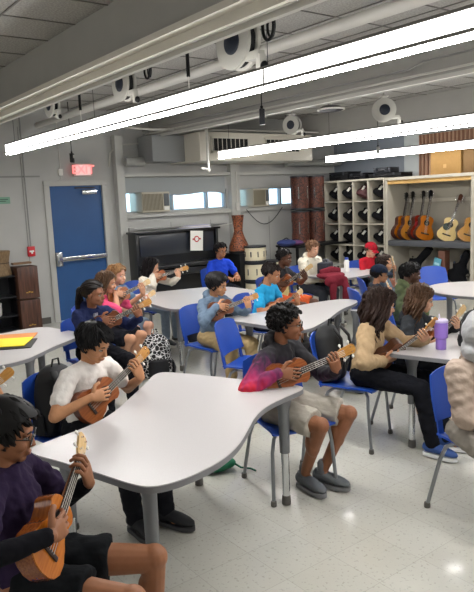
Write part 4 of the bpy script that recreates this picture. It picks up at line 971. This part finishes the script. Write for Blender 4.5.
    # hair
    if hair[0] != 'none':
        nh = n_hair or (240 if near else 130)
        hm_ = hair_mb(hair[0], nh, len(name_label), hair[2], hair[3] if len(hair) > 3 else 1.0, Rh.inverted() @ V(0, 0, -1))
        h2 = MB(); h2.add(hm_.v, hm_.f, MH); h2.build('hair', hairm(hair[1]), root)
    if hoodup:
        hb2 = MB().ell((-.030, 0, .022), (.112, .102, .122), None, 18, 12, MH).ell((-.03, 0, -.085), (.095, .105, .075), None, 16, 10, MH); a_, nr, fs = remesh(hb2, .009, 2); a_ = wrinkle(a_, nr, .005, 60, 2); obj_arr('hood', a_, fs, cloth(hoodup), root)
    if cap:
        cm = cloth(cap); pts = []
        dome = MB(); NU, NV = 28, 9; vs = []; fs = []
        for i in range(NV+1):
            th = PI*.53*i/NV
            for j in range(NU):
                w = 2*PI*j/NU; vs.append(CC+V(math.sin(th)*math.cos(w)*.110, math.sin(th)*math.sin(w)*.092, .012+math.cos(th)*.090))
        for i in range(NV):
            for j in range(NU): fs.append((i*NU+j, (i+1)*NU+j, (i+1)*NU+(j+1) % NU, i*NU+(j+1) % NU))
        fs.append(tuple(range(NU))); fs.append(tuple(NV*NU+j for j in range(NU))[::-1])
        c_ = dome.add(vs, fs, MH).build('cap', cm, root)
        MB().grid(lambda u, v: (.080+.075*u*(1-.35*(2*v-1)**2), (-.075+.15*v)*(1-.25*u), .038-.012*u-.018*(2*v-1)**2), 6, 10, .004, MH).build('cap_brim', cm, c_)
        MB().ell((-.012, 0, .134), (.008, .008, .005), None, 8, 6, MH).build('cap_button', cm, c_)
    if glasses:
        g_ = MB()
        for sg in (-1, 1):
            P = [(.093, sg*.033+.0235*math.cos(t), .0+.0185*math.sin(t)) for t in np.linspace(0, 2*PI, 19)]
            g_.tube(P, .0022, 6, MH).tube([(.092, sg*.056, .006), (.06, sg*.076, .008), (-.005, sg*.081, .002), (-.02, sg*.080, -.014)], .002, 6, MH)
        g_.tube([(.095, -.011, .004), (.098, 0, .007), (.095, .011, .004)], .002, 6, MH)
        g_.build('glasses', mat('frames', '#121214', .3), root)
    # top
    tm_ = topmat or cloth(top[0]); tb = MB(); ex = .010
    tb.loft([hipc-U*.035, hipc+U*.03, hipc+U*T*.35, hipc+U*T*.70, hipc+U*T*.88, hipc+U*T*.97, nb+U*.012], [(.125*s+ex, .100*s+ex), (.130*s+ex, .098*s+ex), (.115*s+ex, .088*s+ex), (.118*s+ex, .080*s+ex), (.100*s+ex, .066*s+ex), (.068*s+ex, .052*s+ex), (.046*s+ex, .046*s+ex)], S, 20)
    for sg in (-1, 1):
        el, w = arm[sg]; fat = 1.18 if top[1] == 'loose' else 1.0
        tb.cap(nb-U*.022*s+S*sg*.04*s, sh[sg], .036*s+ex, .040*s+ex, 12)
        if top[1] in ('long', 'loose'):
            tb.cap(sh[sg], el, (.047*s+ex)*fat, (.040*s+ex)*fat, 14); tb.cap(el, w+(el-w).normalized()*.012, (.041*s+ex)*fat, (.026*s+ex)*fat, 14)
            if top[1] == 'loose':
                d_ = (w-el).normalized(); tb.ell(w-d_*.04, (.036*s*fat,)*3)
        elif top[1] == 'elbow': tb.cap(sh[sg], el, .047*s+ex, .040*s+ex, 14)
        else:
            mid = sh[sg]+(el-sh[sg])*.62; tb.cap(sh[sg], mid, .041*s+ex, .043*s+ex*1.1, 14)
    if hood or top[1] == 'loose' and hood is not False:
        hb = nb+U*.015-F*.035*s
        P = [nb+F*(.052*math.cos(t))*s+S*(.066*math.sin(t))*s+U*(.012-.035*math.cos(t))*s-F*.02 for t in np.linspace(0, 2*PI, 17)]
        tb.tube(P, [.022*s*(1.25-.5*math.cos(t)) for t in np.linspace(0, 2*PI, 17)], 10)
        tb.ell(hb-F*.04-U*.045, (.045*s, .075*s, .065*s))
    a_, nr, fs = remesh(tb, cres, 3)
    a_ = wrinkle(a_, nr, .0058, 58, len(name_label)); obj_arr('top', a_, fs, tm_, root)
    if under:
        for sg in (-1, 1):
            el, w = arm[sg]; ub = MB().cap(sh[sg]+(el-sh[sg])*.5, el, .043*s, .039*s, 14).cap(el, w+(el-w).normalized()*.015, .040*s, .029*s, 14); a_, nr, fs = remesh(ub, .008, 2); a_ = wrinkle(a_, nr, .003, 40, 3); obj_arr('sleeve', a_, fs, cloth(under), root)
    if inner:
        ib = MB().loft([hipc+U*.03+F*.016, hipc+U*T*.5+F*.02, hipc+U*T*.93+F*.02], [(.05*s, .098*s), (.045*s, .096*s), (.038*s, .056*s)], S, 14); ib.build('inner_shirt', cloth(inner), root)
    # bottoms
    bmx = MB(); bt = cloth(bottom[0]); e2 = .012
    bmx.loft([hipc-V(0, 0, .085*s), hipc-V(0, 0, .05), hipc, hipc+U*.05], [(.10*s, .08*s), (.125*s+e2, .10*s+e2), (.122*s+e2, .098*s+e2), (.11*s, .085*s)], S, 18)
    for sg in (-1, 1):
        if bottom[1] == 'long':
            bmx.cap(hj[sg], kn_[sg], .078*s+e2, .056*s+e2, 14); bmx.cap(kn_[sg], an_[sg]+V(0, 0, .005), .053*s+e2, .036*s+e2*1.3, 14)
        else:
            f = .86 if bottom[1] == 'shorts' else .6
            q = hj[sg]+(kn_[sg]-hj[sg])*f; bmx.loft([hj[sg], hj[sg]+(kn_[sg]-hj[sg])*.4, q, q+(kn_[sg]-hj[sg])*.02], [.080*s+e2, .076*s+e2, .070*s+e2*1.5, .070*s+e2*1.4], None, 16)
    a_, nr, fs = remesh(bmx, cres, 3); a_ = wrinkle(a_, nr, .0050, 55, 5+len(name_label)); obj_arr('trousers' if bottom[1] == 'long' else 'shorts', a_, fs, bt, root)
    for sg in (-1, 1):
        d = an_[sg]-kn_[sg]; ang = sg*.18+(legs or {}).get('toe', 0)
        shoe(root, an_[sg], ang, mat('shoe'+shoes, shoes, .7, bump=.3, bscale=150), s, sole)
        if bottom[1] != 'long': MB().cap(an_[sg]+V(0, 0, .05), an_[sg]-V(0, 0, .02), .032*s, .033*s, 12).build('sock', cloth(socks or '#55565a'), root)
    if seat:
        cd = face if chair_deg is None else chair_deg; c_ = V(math.cos(math.radians(cd)), math.sin(math.radians(cd)), 0)
        chair(hip[0]+c_.x*(.03+chair_off[0])-c_.y*chair_off[1], hip[1]+c_.y*(.03+chair_off[0])+c_.x*chair_off[1], cd, chair_label or 'blue student chair under the '+name_label)
    return root
# custom cloth: black hoodie fading to magenta and red low on the sleeves
def ombre():
    M = bpy.data.materials.new('ombre hoodie'); M.use_nodes = True; nt = M.node_tree; N = nt.nodes; L = nt.links.new; b = N['Principled BSDF']
    tc = N.new('ShaderNodeTexCoord'); sp = N.new('ShaderNodeSeparateXYZ'); L(tc.outputs['Object'], sp.inputs[0])
    n = N.new('ShaderNodeTexNoise'); n.inputs['Scale'].default_value = 16; n.inputs['Detail'].default_value = 5; n.inputs['Distortion'].default_value = 1.5
    mp = N.new('ShaderNodeMapping'); mp.inputs['Scale'].default_value = (1, 1, .35); L(tc.outputs['Object'], mp.inputs[0]); L(mp.outputs[0], n.inputs['Vector'])
    a = N.new('ShaderNodeMath'); a.operation = 'MULTIPLY_ADD'; a.inputs[1].default_value = .24; L(n.outputs[0], a.inputs[0]); L(sp.outputs['Z'], a.inputs[2])
    # the far (y>0) side of the hoodie stays dark
    y = N.new('ShaderNodeMath'); y.operation = 'MULTIPLY_ADD'; y.inputs[1].default_value = .55; L(sp.outputs['Y'], y.inputs[0]); L(a.outputs[0], y.inputs[2])
    r = N.new('ShaderNodeValToRGB'); e = r.color_ramp.elements
    L(y.outputs[0], r.inputs[0])
    e[0].position = .62; e[0].color = lin('#c81f38'); e[1].position = .95; e[1].color = lin('#17151b')
    x = e.new(.71); x.color = lin('#a0265c'); x = e.new(.80); x.color = lin('#6b2350'); x = e.new(.87); x.color = lin('#2a1630')
    L(r.outputs[0], b.inputs['Base Color']); b.inputs['Roughness'].default_value = .85
    return M
def two_tone(a, b_, z):
    M = bpy.data.materials.new('two tone tee'); M.use_nodes = True; nt = M.node_tree; N = nt.nodes; tc = N.new('ShaderNodeTexCoord'); sp = N.new('ShaderNodeSeparateXYZ'); r = N.new('ShaderNodeValToRGB')
    nt.links.new(tc.outputs['Object'], sp.inputs[0]); nt.links.new(sp.outputs['Z'], r.inputs[0]); nt.links.new(r.outputs[0], N['Principled BSDF'].inputs['Base Color']); N['Principled BSDF'].inputs['Roughness'].default_value = .9
    e = r.color_ramp.elements; e[0].color = lin(b_); e[0].position = z-.01; e[1].color = lin(a); e[1].position = z+.01; return M
person('boy in glasses and black hoodie fading to magenta playing a ukulele', (-2.96, 2.49), 15, '#8a5a3f', ('curly', '#0f0d0d', .05, 1.15), ('#17151b', 'long'), ('#a8a297', 'shorts'), s=1.0, lean=8, head=(28, 4, 0),
       uke=dict(bpx=(289, 376), bx=.20, hpx=(345, 352), m='mahog', pale=False, L=.60), res=.0045, glasses=True, hood=True, shoes='#5b5f63', sole='#77787a', topmat=ombre(), socks='#6b6d70',
       legs={-1: ((.38, -.10, .475), (.20, .0, .10)), 1: ((.42, .17, .475), (.27, .10, .10)), 'toe': -.1}, chair_deg=-15, pm={-1: (-.35, -.9, -.8)}, chair_off=(.05, .05), chair_label='blue chair under the boy in the black and magenta hoodie',
       uke_label='brown ukulele played by the boy in the black and magenta hoodie')
person('boy in a white tee shirt looking down at his ukulele', (-3.44, 1.44), 14, '#b98560', ('short', '#0d0c0e', .055, 1.2), ('#e4dfda', 'short'), ('#1a1b20', 'long'), s=1.0, lean=9, head=(18, 28, 0),
       uke=dict(bpx=(100, 398), bx=.19, hpx=(142, 356), m='mahog', pale=False, L=.60), res=.0045, shoes='#15161a', sole='#3a3a3c', legs={-1: ((.40, -.09, .475), (.44, -.06, .10)), 1: ((.40, .13, .475), (.52, .10, .10))},
       chair_label='blue chair under the boy in the white tee shirt', chair_off=(-.12, 0), uke_label='striped brown ukulele played by the boy in the white tee shirt')
person('boy in glasses and dark purple shirt with black sleeves holding an amber ukulele', (-2.18, .65), 48, '#8f5f42', ('short', '#0e0c0c', .06, 1.4), ('#2b2038', 'short'), ('#15171a', 'short'), s=1.02, lean=-8, hipz=.51, head=(14, 14, 0),
       uke=dict(bpx=(55, 532), bx=.17, hpx=(83, 448), m='orange', pale=True, L=.58), res=.0045, glasses=True, pm={-1: (.3, -1, -.4)}, under='#131318', shoes='#22252a', legs={-1: ((.40, -.12, .475), (.38, -.12, .10)), 1: ((.42, .14, .475), (.40, .14, .10))},
       chair_label='blue chair under the boy in the dark purple shirt', uke_label='amber ukulele with pale headstock held by the boy in dark purple')
person('girl with long dark hair in a beige sweatshirt playing a ukulele', (-3.04, 3.42), 22, '#b98a6c', ('wavy', '#2a1d18', .29, 1.2), ('#ab9271', 'loose'), ('#15161b', 'long'), s=.98, lean=10, head=(32, 14, 0),
       uke=dict(b=(.19, -.02, .66), hpx=(431, 326), m='dark', pale=False, L=.56), res=.005, hood=False, shoes='#2b4a86', sole='#e4e4e4', legs={-1: ((.42, -.10, .48), (.50, -.10, .10)), 1: ((.42, .10, .48), (.56, .06, .10))},
       chair_label='blue chair under the girl in the beige sweatshirt', chair_off=(-.12, 0), uke_label='dark ukulele in the hands of the girl in the beige sweatshirt')
person('girl with brown fringe and charcoal hoodie playing a ukulele', (-3.11, 3.98), 18, '#c99a7e', ('wavy', '#4a3424', .24, 1.15), ('#33363a', 'long'), ('#1d1e22', 'long'), s=.90, lean=10, head=(22, 16, 0),
       uke=dict(b=(.19, -.02, .64), hpx=(461, 313), m='mahog', pale=True, L=.56), res=.006, hood=True, legs={-1: ((.38, -.1, .47), (.30, -.1, .1)), 1: ((.38, .1, .47), (.30, .1, .1))},
       chair_label='blue chair under the girl in the charcoal hoodie', uke_label='ukulele in the hands of the girl in the charcoal hoodie')
person('child in a beige jacket with pale grey hood sitting at the purple tumbler table', (-1.89, 2.99), -20, '#b98a6c', ('none', '#3a2a20', .06, 1.2), ('#a8978a', 'loose'), ('#8b857d', 'long'), s=1.0, lean=6, head=(20, 10, 0),
       arms={-1: ((.24, .02, .60), (.5, .85, .1), (-.9, .3, 0)), 1: ((.26, .0, .62), (.5, -.7, .2), (-.9, 0, 0))}, res=.006, hood=True, inner='#8e9196', hoodup='#a5a6a8', chair_label='blue chair at the purple tumbler table under the beige jacket', chair_deg=-12, chair_off=(.0, .08))
person('girl in a navy hoodie with dark hair tied back playing a ukulele', (-5.22, 2.30), 2, '#8d5d44', ('back', '#17110f', .06, 1.1), ('#232a4c', 'long'), ('#15151a', 'long'), s=1.0, lean=6, head=(36, 6, 0),
       uke=dict(bpx=(108, 322), bx=.17, hpx=(146, 303), m='dark', pale=False), res=.006, inner='#8f9198', hood=True, legs={-1: ((.42, -.10, .48), (.42, -.1, .1)), 1: ((.42, .12, .48), (.45, .12, .1))},
       uke_label='ukulele with honey headstock held by the girl in the navy hoodie')
person('girl in a bright pink tee shirt behind the navy hoodie', (-5.95, 2.74), 30, '#c79474', ('wavy', '#4f3a2a', .18, 1.2), ('#e0527a', 'elbow'), ('#1b1c22', 'shorts'), s=.98, lean=6, head=(25, 14, 0),
       uke=dict(bpx=(120, 296), bx=.17, hpx=(146, 283), m='mahog', pale=True), res=.007, legs={-1: ((.40, -.10, .48), (.16, -.08, .1)), 1: ((.40, .10, .48), (.18, .08, .1))}, uke_label='ukulele held by the girl in the bright pink tee shirt')
person('girl with strawberry blonde hair in a faded denim top', (-6.38, 3.10), 20, '#dba88e', ('wavy', '#8a6642', .17, 1.15), ('#6f8aa8', 'short'), ('#8a9cb0', 'shorts'), s=1.0, lean=5, head=(10, 8, 0),
       uke=dict(b=(.19, -.02, .66), m='mahog'), res=.007, uke_label='ukulele held by the strawberry blonde girl in denim')
person('girl with long black hair in a white sweater by the piano', (-7.22, 3.98), 22, '#d3a284', ('long', '#151012', .30, 1.25), ('#ded6c8', 'long'), ('#8a98a8', 'long'), s=.92, lean=8, head=(30, 18, 0),
       uke=dict(bpx=(157, 277), bx=.18, hpx=(192, 266), m='mahog', pale=False), res=.007, uke_label='ukulele held by the girl with long black hair by the piano')
person('boy in glasses and a royal blue tee shirt by the piano', (-7.62, 5.42), -5, '#a97453', ('short', '#141011', .05, 1.1), ('#2547c4', 'short'), ('#23252b', 'long'), s=1.06, lean=4, head=(6, 12, 0),
       arms={-1: ((.30, -.10, .70), (.7, .6, 0), (0, 0, -1)), 1: ((.30, .12, .70), (.8, -.4, 0), (0, 0, -1))}, res=.007, glasses=True)
person('boy in a blue grey denim shirt playing a ukulele', (-4.92, 3.38), 8, '#c08d68', ('short', '#121012', .06, 1.35), ('#66788c', 'long'), ('#a58f68', 'long'), s=.97, lean=8, head=(20, 14, 0),
       uke=dict(bpx=(222, 309), bx=.20, hpx=(253, 297), m='dark', pale=False), res=.006, hood=True, chair_off=(-.02, 0), legs={-1: ((.38, -.12, .475), (.36, -.12, .1)), 1: ((.40, .12, .475), (.38, .14, .1))}, uke_label='ukulele held by the boy in the blue grey denim shirt')
person('boy in a turquoise tee shirt looking down at the table', (-5.12, 4.16), 18, '#b07a58', ('crop', '#1c1412', .03, 1.0), ('#2fa3d8', 'short'), ('#2a2b30', 'shorts'), s=1.0, lean=12, head=(15, 20, 0),
       uke=dict(b=(.20, .02, .68), d=(.2, .9, .3), m='mahog', pale=True), res=.0065, uke_label='ukulele held by the boy in the turquoise tee shirt')
person('boy in a black and yellow tee shirt and orange shorts with a ukulele', (-6.05, 5.22), 18, '#5a3a2b', ('crop', '#0e0b0b', .02, 1.0), ('#d8cf8e', 'short'), ('#cc5f35', 'shorts'), s=1.02, lean=6, head=(8, 10, 0),
       uke=dict(bpx=(284, 284), bx=.18, hpx=(318, 262), m='mahog'), res=.007, topmat=two_tone('#15151a', '#d8cf8e', .75), uke_label='ukulele held by the boy in the black and yellow tee shirt', legs={-1: ((.42, -.14, .48), (.40, -.1, .1)), 1: ((.42, .14, .48), (.40, .14, .1))})
person('boy with light brown hair in a cream hoodie', (-6.64, 6.28), 0, '#d8a78c', ('short', '#6b4c35', .045, 1.0), ('#d6d0bf', 'loose'), ('#3a3d44', 'long'), s=1.05, lean=8, head=(2, 18, 0),
       arms={-1: ((.28, .0, .64), (.5, .8, 0), (0, 0, -1)), 1: ((.28, .05, .66), (.5, -.8, 0), (0, 0, -1))}, res=.0075, hood=True)
person('child in a red cap and red tee shirt', (-6.37, 7.22), -8, '#cf9a80', ('short', '#3a2a20', .035, 1.0), ('#a31f2b', 'short'), ('#33363c', 'long'), s=.88, lean=8, head=(8, 22, 0), cap='#9c1a29',
       arms={-1: ((.28, -.06, .66), (.8, .4, 0), (0, 0, -1)), 1: ((.28, .06, .66), (.8, -.4, 0), (0, 0, -1))}, res=.0075)
person('child with short brown hair raising a ukulele headstock', (-5.05, 5.95), 55, '#c08f70', ('short', '#2c1e18', .05, 1.05), ('#55606a', 'long'), ('#33363c', 'long'), s=.84, lean=4, head=(-12, 0, 0),
       uke=dict(b=(.17, -.05, .66), hpx=(394, 262), d=(.4, .2, .6), m='mahog', pale=True), res=.0075, uke_label='ukulele with raised headstock held by the short brown haired child')
person('child in a navy cap seen from behind', (-4.56, 5.27), 62, '#a97758', ('short', '#17110f', .035, 1.0), ('#2f3640', 'long'), ('#33363c', 'long'), s=.78, lean=6, head=(-12, 6, 0), cap='#1e2536', res=.0075,
       uke=dict(b=(.19, -.02, .62), m='dark'), uke_label='dark ukulele held by the child in the navy cap')
person('child with cropped black hair in an olive jacket', (-3.98, 5.04), 60, '#4a3024', ('crop', '#0c0a0a', .02, 1.0), ('#5c6548', 'loose'), ('#33363c', 'long'), s=.93, lean=6, head=(-16, 14, 0), res=.0065,
       uke=dict(b=(.19, -.02, .64), m='dark'), hood=True, uke_label='dark ukulele held by the child in the olive jacket')
person('child mostly beyond the frame holding up an amber headstock near the front', (-3.82, .72), 20, '#b98560', ('short', '#17110f', .05, 1.1), ('#3a3f4a', 'long'), ('#22242a', 'long'), s=.98, lean=6, head=(14, 10, 0),
       uke=dict(b=(.19, -.05, .68), hpx=(8, 374), m='mahog', pale=False), res=.0065, chair_label='blue chair at the edge of the frame behind the purple shirt', uke_label='ukulele with amber headstock showing above the boy in dark purple')
person('child mostly beyond the frame at the folder table', (-5.75, .95), 62, '#8d5d44', ('short', '#17110f', .05, 1.1), ('#5b3a44', 'long'), ('#22242a', 'long'), s=.98, lean=6, head=(4, 10, 0),
       uke=dict(b=(.20, -.03, .70), hpx=(8, 330), m='mahog', pale=True), res=.008, chair_label='blue chair at the folder table by the frame edge', uke_label='ukulele whose pale headstock shows above the folder table')
# empty chairs
chair(-4.06, 3.20, 28, 'empty blue chair between the denim shirt boy and the ombre hoodie boy')
chair(-4.98, 6.98, -40, 'empty blue chair behind the rounded table, its backrest towards the guitar cabinet')
chair(-3.62, 3.48, 15, 'empty blue chair with the black backpack behind the beige sweatshirt') if False else None
chair(-3.32, 6.95, -120, 'empty blue chair tucked in at the rounded table by the cabinet post')

# ------------------------------------------------------------------ backpacks and loose things
def backpack(x, y, z, deg, m, label, s=1.0, tilt=0, trim=None, patt=None, side_m=None, name='backpack'):
    r = empty(name, (x, y, z), math.radians(deg), label, 'backpack'); R_ = Matrix.Rotation(math.radians(tilt), 4, 'Y'); trim = trim or M_black
    H = .44*s; W = .155*s; D = .11*s
    b = MB().loft([(0, 0, t*H) for t in (0, .02, .08, .3, .6, .8, .92, .98, 1)], [(W*k, D*j) for k, j in ((.80, .7), (.93, .9), (1, 1), (1, 1.04), (.97, .95), (.88, .8), (.66, .6), (.40, .38), (.15, .15))], (0, 1, 0), 22, R_)
    a_, nr, fs = remesh(b, .010, 2); a_ = wrinkle(a_, nr, .004, 18, int(abs(x)*10)); obj_arr('pack_body', a_, fs, m, r)
    MB().loft([(D*.85, 0, t*H) for t in (.05, .08, .25, .42, .46)], [(W*.68*k, D*.45*j) for k, j in ((.8, .5), (.95, .9), (1, 1), (.9, .8), (.6, .3))], (0, 1, 0), 16, R_).build('front_pocket', side_m or m, r)
    MB().tube([(D*1.0, -W*.75, H*.30), (D*1.02, -W*.70, H*.62), (D*.80, -W*.4, H*.86), (D*.7, 0, H*.91), (D*.80, W*.4, H*.86), (D*1.02, W*.70, H*.62), (D*1.0, W*.75, H*.30)], .006*s, 6, R_).build('zip', trim, r)
    MB().tube([(-D*.3, -.03*s, H*.97), (-D*.4, -.02*s, H*1.08), (-D*.4, .02*s, H*1.08), (-D*.3, .03*s, H*.97)], .007*s, 6, R_).build('grab_handle', trim, r)
    for sg in (-1, 1): MB().loft([(-D*.85, sg*W*.4, H*.93), (-D*1.35, sg*W*.5, H*.75), (-D*1.35, sg*W*.6, H*.4), (-D*.95, sg*W*.75, H*.08)], [(.026*s, .007*s)]*4, (0, 1, 0), 8, R_).build('shoulder_strap', trim, r)
    for sg in (-1, 1): MB().loft([(0, sg*W*1.0, H*.06), (0, sg*W*1.06, H*.2), (0, sg*W*1.02, H*.34)], [(D*.5, .02*s), (D*.55, .024*s), (D*.5, .012*s)], (1, 0, 0), 12, R_).build('side_pocket', side_m or m, r)
    return r
M_pat = bpy.data.materials.new('black and white print'); M_pat.use_nodes = True
nt = M_pat.node_tree; N = nt.nodes; tc = N.new('ShaderNodeTexCoord'); vo = N.new('ShaderNodeTexVoronoi'); vo.inputs['Scale'].default_value = 26; vo.feature = 'DISTANCE_TO_EDGE'
nt.links.new(tc.outputs['Object'], vo.inputs['Vector']); rr = N.new('ShaderNodeValToRGB'); rr.color_ramp.interpolation = 'CONSTANT'; rr.color_ramp.elements[0].color = lin('#e8e8e8'); rr.color_ramp.elements[1].position = .055; rr.color_ramp.elements[1].color = lin('#101114')
nt.links.new(vo.outputs['Distance'], rr.inputs[0]); nt.links.new(rr.outputs[0], N['Principled BSDF'].inputs['Base Color']); N['Principled BSDF'].inputs['Roughness'].default_value = .7
p = at_z(158, 377, 0)
bp = backpack(-4.10, 2.36, 0, -20, M_pat, 'black backpack with white patterned edges standing behind the wavy front table', 1.05, side_m=mat('pack black', '#111216', .7), trim=M_pat)
bp.location = (p.x+.9*0, p.y, 0)
p = at_z(189, 341, 0)
backpack(p.x, p.y, 0, -25, mat('navy nylon', '#1a1c2b', .65), 'dark navy backpack on the floor by the leg of the piano table', .98)
def hung(px, x, y, z, deg, m, label, s=1.0): return backpack(x, y, z, deg, m, label, s, tilt=-8)
backpack(-3.66, 1.37, .445, 194, mat('pack black', '#111216', .7), 'black backpack hanging on the chair behind the white tee shirt boy', .95, tilt=6)
backpack(-3.28, 3.32, .445, 202, mat('pack charcoal', '#1b1c1e', .75), 'black backpack hanging on the chair of the beige sweatshirt girl', .95, tilt=6)
p = at_z(352, 392, 0); backpack(p.x, p.y, 0, 100, mat('navy nylon', '#1a1c2b', .65), 'dark backpack slumped on the floor under the beige sweatshirt girl', .75, tilt=25)
p = at_z(385, 305, 0)
backpack(-6.45, 5.7, 0, 0, mat('pack black', '#111216', .7), 'black backpack on the floor under the back table', .8)
backpack(-4.62, 4.3, 0, 20, mat('pack black', '#111216', .7), 'dark backpack on the floor under the table behind the ombre hoodie boy', .8)
p = at_z(474, 347, TH); backpack(p.x, p.y, .70, 150, mat('pack charcoal', '#1b1c1e', .75), 'small black backpack standing on the purple tumbler table', .62)
# green drawstring bag
p = at_z(212, 470, 0)
r = empty('green_bag', (p.x, p.y, 0), .6, 'green drawstring bag lying on the floor under the wavy front table', 'bag')
b = MB().ell((0, 0, .05), (.13, .09, .05)).ell((.10, .03, .05), (.07, .05, .035)); a_, nr, fs = remesh(b, .01, 3); a_ = wrinkle(a_, nr, .008, 25, 4); obj_arr('bag_body', a_, fs, mat('green cloth', '#1f7a55', .7), r)
MB().tube([(.14, .04, .05), (.2, .02, .03), (.26, .05, .015), (.3, .03, .012)], .007, 6).build('drawstring', mat('green cord', '#175c41', .7), r)
# tumbler
p = at_z(441, 349, TH)
r = empty('purple_tumbler', (p.x, p.y, TH), math.radians(150), 'large purple insulated tumbler with handle and straw', 'tumbler')
M_pur = mat('purple steel', '#8f6fc4', .35)
MB().lathe([(.034, 0), (.036, .004), (.036, .075), (.046, .085), (.047, .19), (.046, .195)], 30).build('cup_body', M_pur, r)
MB().tube([(.044, 0, .165), (.075, 0, .168), (.086, 0, .155), (.086, 0, .11), (.078, 0, .095), (.044, 0, .095)], .009, 10).build('handle', M_pur, r)
MB().lathe([(.048, .192), (.048, .206), (.043, .212), (.02, .212)], 28).build('lid', mat('clear lid', '#c9bfe0', .2), r)
MB().tube([(0, .01, .15), (.0, .012, .235), (.004, .014, .25)], .004, 8).build('straw', mat('clear straw', '#d9d2e8', .2), r)
r = empty('white_case', (-2.62, 4.15, TH), .3, 'small white case on the table behind the purple tumbler', 'case'); MB().b2((-.04, -.03, 0), (.04, .03, .035), .008).build('case_body', M_white, r); MB().b2((-.0405, -.0305, .02), (.0405, .0305, .022)).build('seam_line', M_dark, r)
# folders on the table by the door
p = at_z(35, 338, TH)
def sheet(x, y, z, deg, w, h, m, lb, nm='paper_folder'):
    r = empty(nm, (x, y, z), math.radians(deg), lb, 'folder'); MB().b2((-w/2, -h/2, 0), (w/2, h/2, .003)).build('front_cover', m, r); MB().b2((-w/2, -h/2, .0035), (w/2-.006, h/2-.004, .005)).build('back_cover', m, r)
sheet(-5.24, 1.56, TH+.001, 62, .44, .36, M_black, 'black folder under the yellow folder')
sheet(-5.30, 1.55, TH+.012, 57, .42, .33, mat('yellow card', '#f2dc12', .6), 'bright yellow folder on the table by the door')
sheet(-5.52, 1.66, TH+.006, 60, .46, .26, mat('orange card', '#d8843c', .6), 'orange folder behind the yellow folder')
# back table things
p = at_z(358, 271, TH)
r = empty('water_bottle', (-6.30, 6.72, TH), 0, 'white water bottle with blue cap on the back table', 'bottle')
MB().lathe([(.033, 0), (.036, .01), (.036, .15), (.026, .175), (.022, .18)], 20).build('bottle_body', M_white, r); MB().lathe([(.026, .178), (.026, .205), (.018, .21)], 18).build('bottle_cap', mat('blue cap', '#3a52a8', .4), r)
p = at_z(336, 272, TH)
r = empty('water_bottle', (-6.42, 6.42, TH), 0, 'grey and pink patterned jug on the back table by the black lunch bag', 'bottle')
MB().lathe([(.05, 0), (.055, .01), (.055, .15), (.045, .17)], 20).build('bottle_body', mat('mauve print', '#8f8590', .5, col2='#b4707c', vscale=25), r); MB().lathe([(.045, .168), (.045, .20), (.03, .21)], 18).build('bottle_cap', mat('grey cap', '#5b5d66', .4), r)
r = empty('lunch_bag', (-6.25, 6.24, TH), .5, 'black lunch bag standing on the back table', 'bag')
MB().b2((-.08, -.13, 0), (.08, .13, .19), .02).build('bag_body', mat('dark lunch bag', '#1b1f2c', .6), r); MB().tube([(0, -.06, .185), (0, -.05, .22), (0, .05, .22), (0, .06, .185)], .008).build('handle', M_black, r)
r = empty('maroon_jacket', (-6.0, 6.12, TH), math.radians(-10), 'maroon jacket draped over the corner of the back table', 'jacket')
b = MB().ell((-.04, 0, .035), (.15, .22, .05)).ell((.12, -.03, -.02), (.05, .20, .09)).loft([(.12, -.08, .0), (.15, -.10, -.12), (.15, -.10, -.26)], [(.06, .03), (.06, .03), (.04, .025)], (0, 1, 0), 12).loft([(.12, .10, .0), (.16, .11, -.14), (.15, .10, -.34)], [(.05, .03), (.06, .03), (.05, .025)], (0, 1, 0), 12)
a_, nr, fs = remesh(b, .010, 3); a_ = wrinkle(a_, nr, .010, 16, 9); obj_arr('jacket_cloth', a_, fs, cloth('#6f2430'), r)
MB().loft([(-.05, -.16, .07), (-.02, 0, .10), (-.05, .16, .07)], [(.05, .02), (.06, .03), (.05, .02)], None, 12).build('jacket_hood', cloth('#6f2430'), r)
# wristband watch on the beige girl
for o in list(bpy.data.objects):
    if o.type == 'EMPTY' and not o.children and not o.get('label'): bpy.data.objects.remove(o)
for o in bpy.data.objects:
    if o.name.startswith(('track', )): pass
bpy.context.view_layer.update()
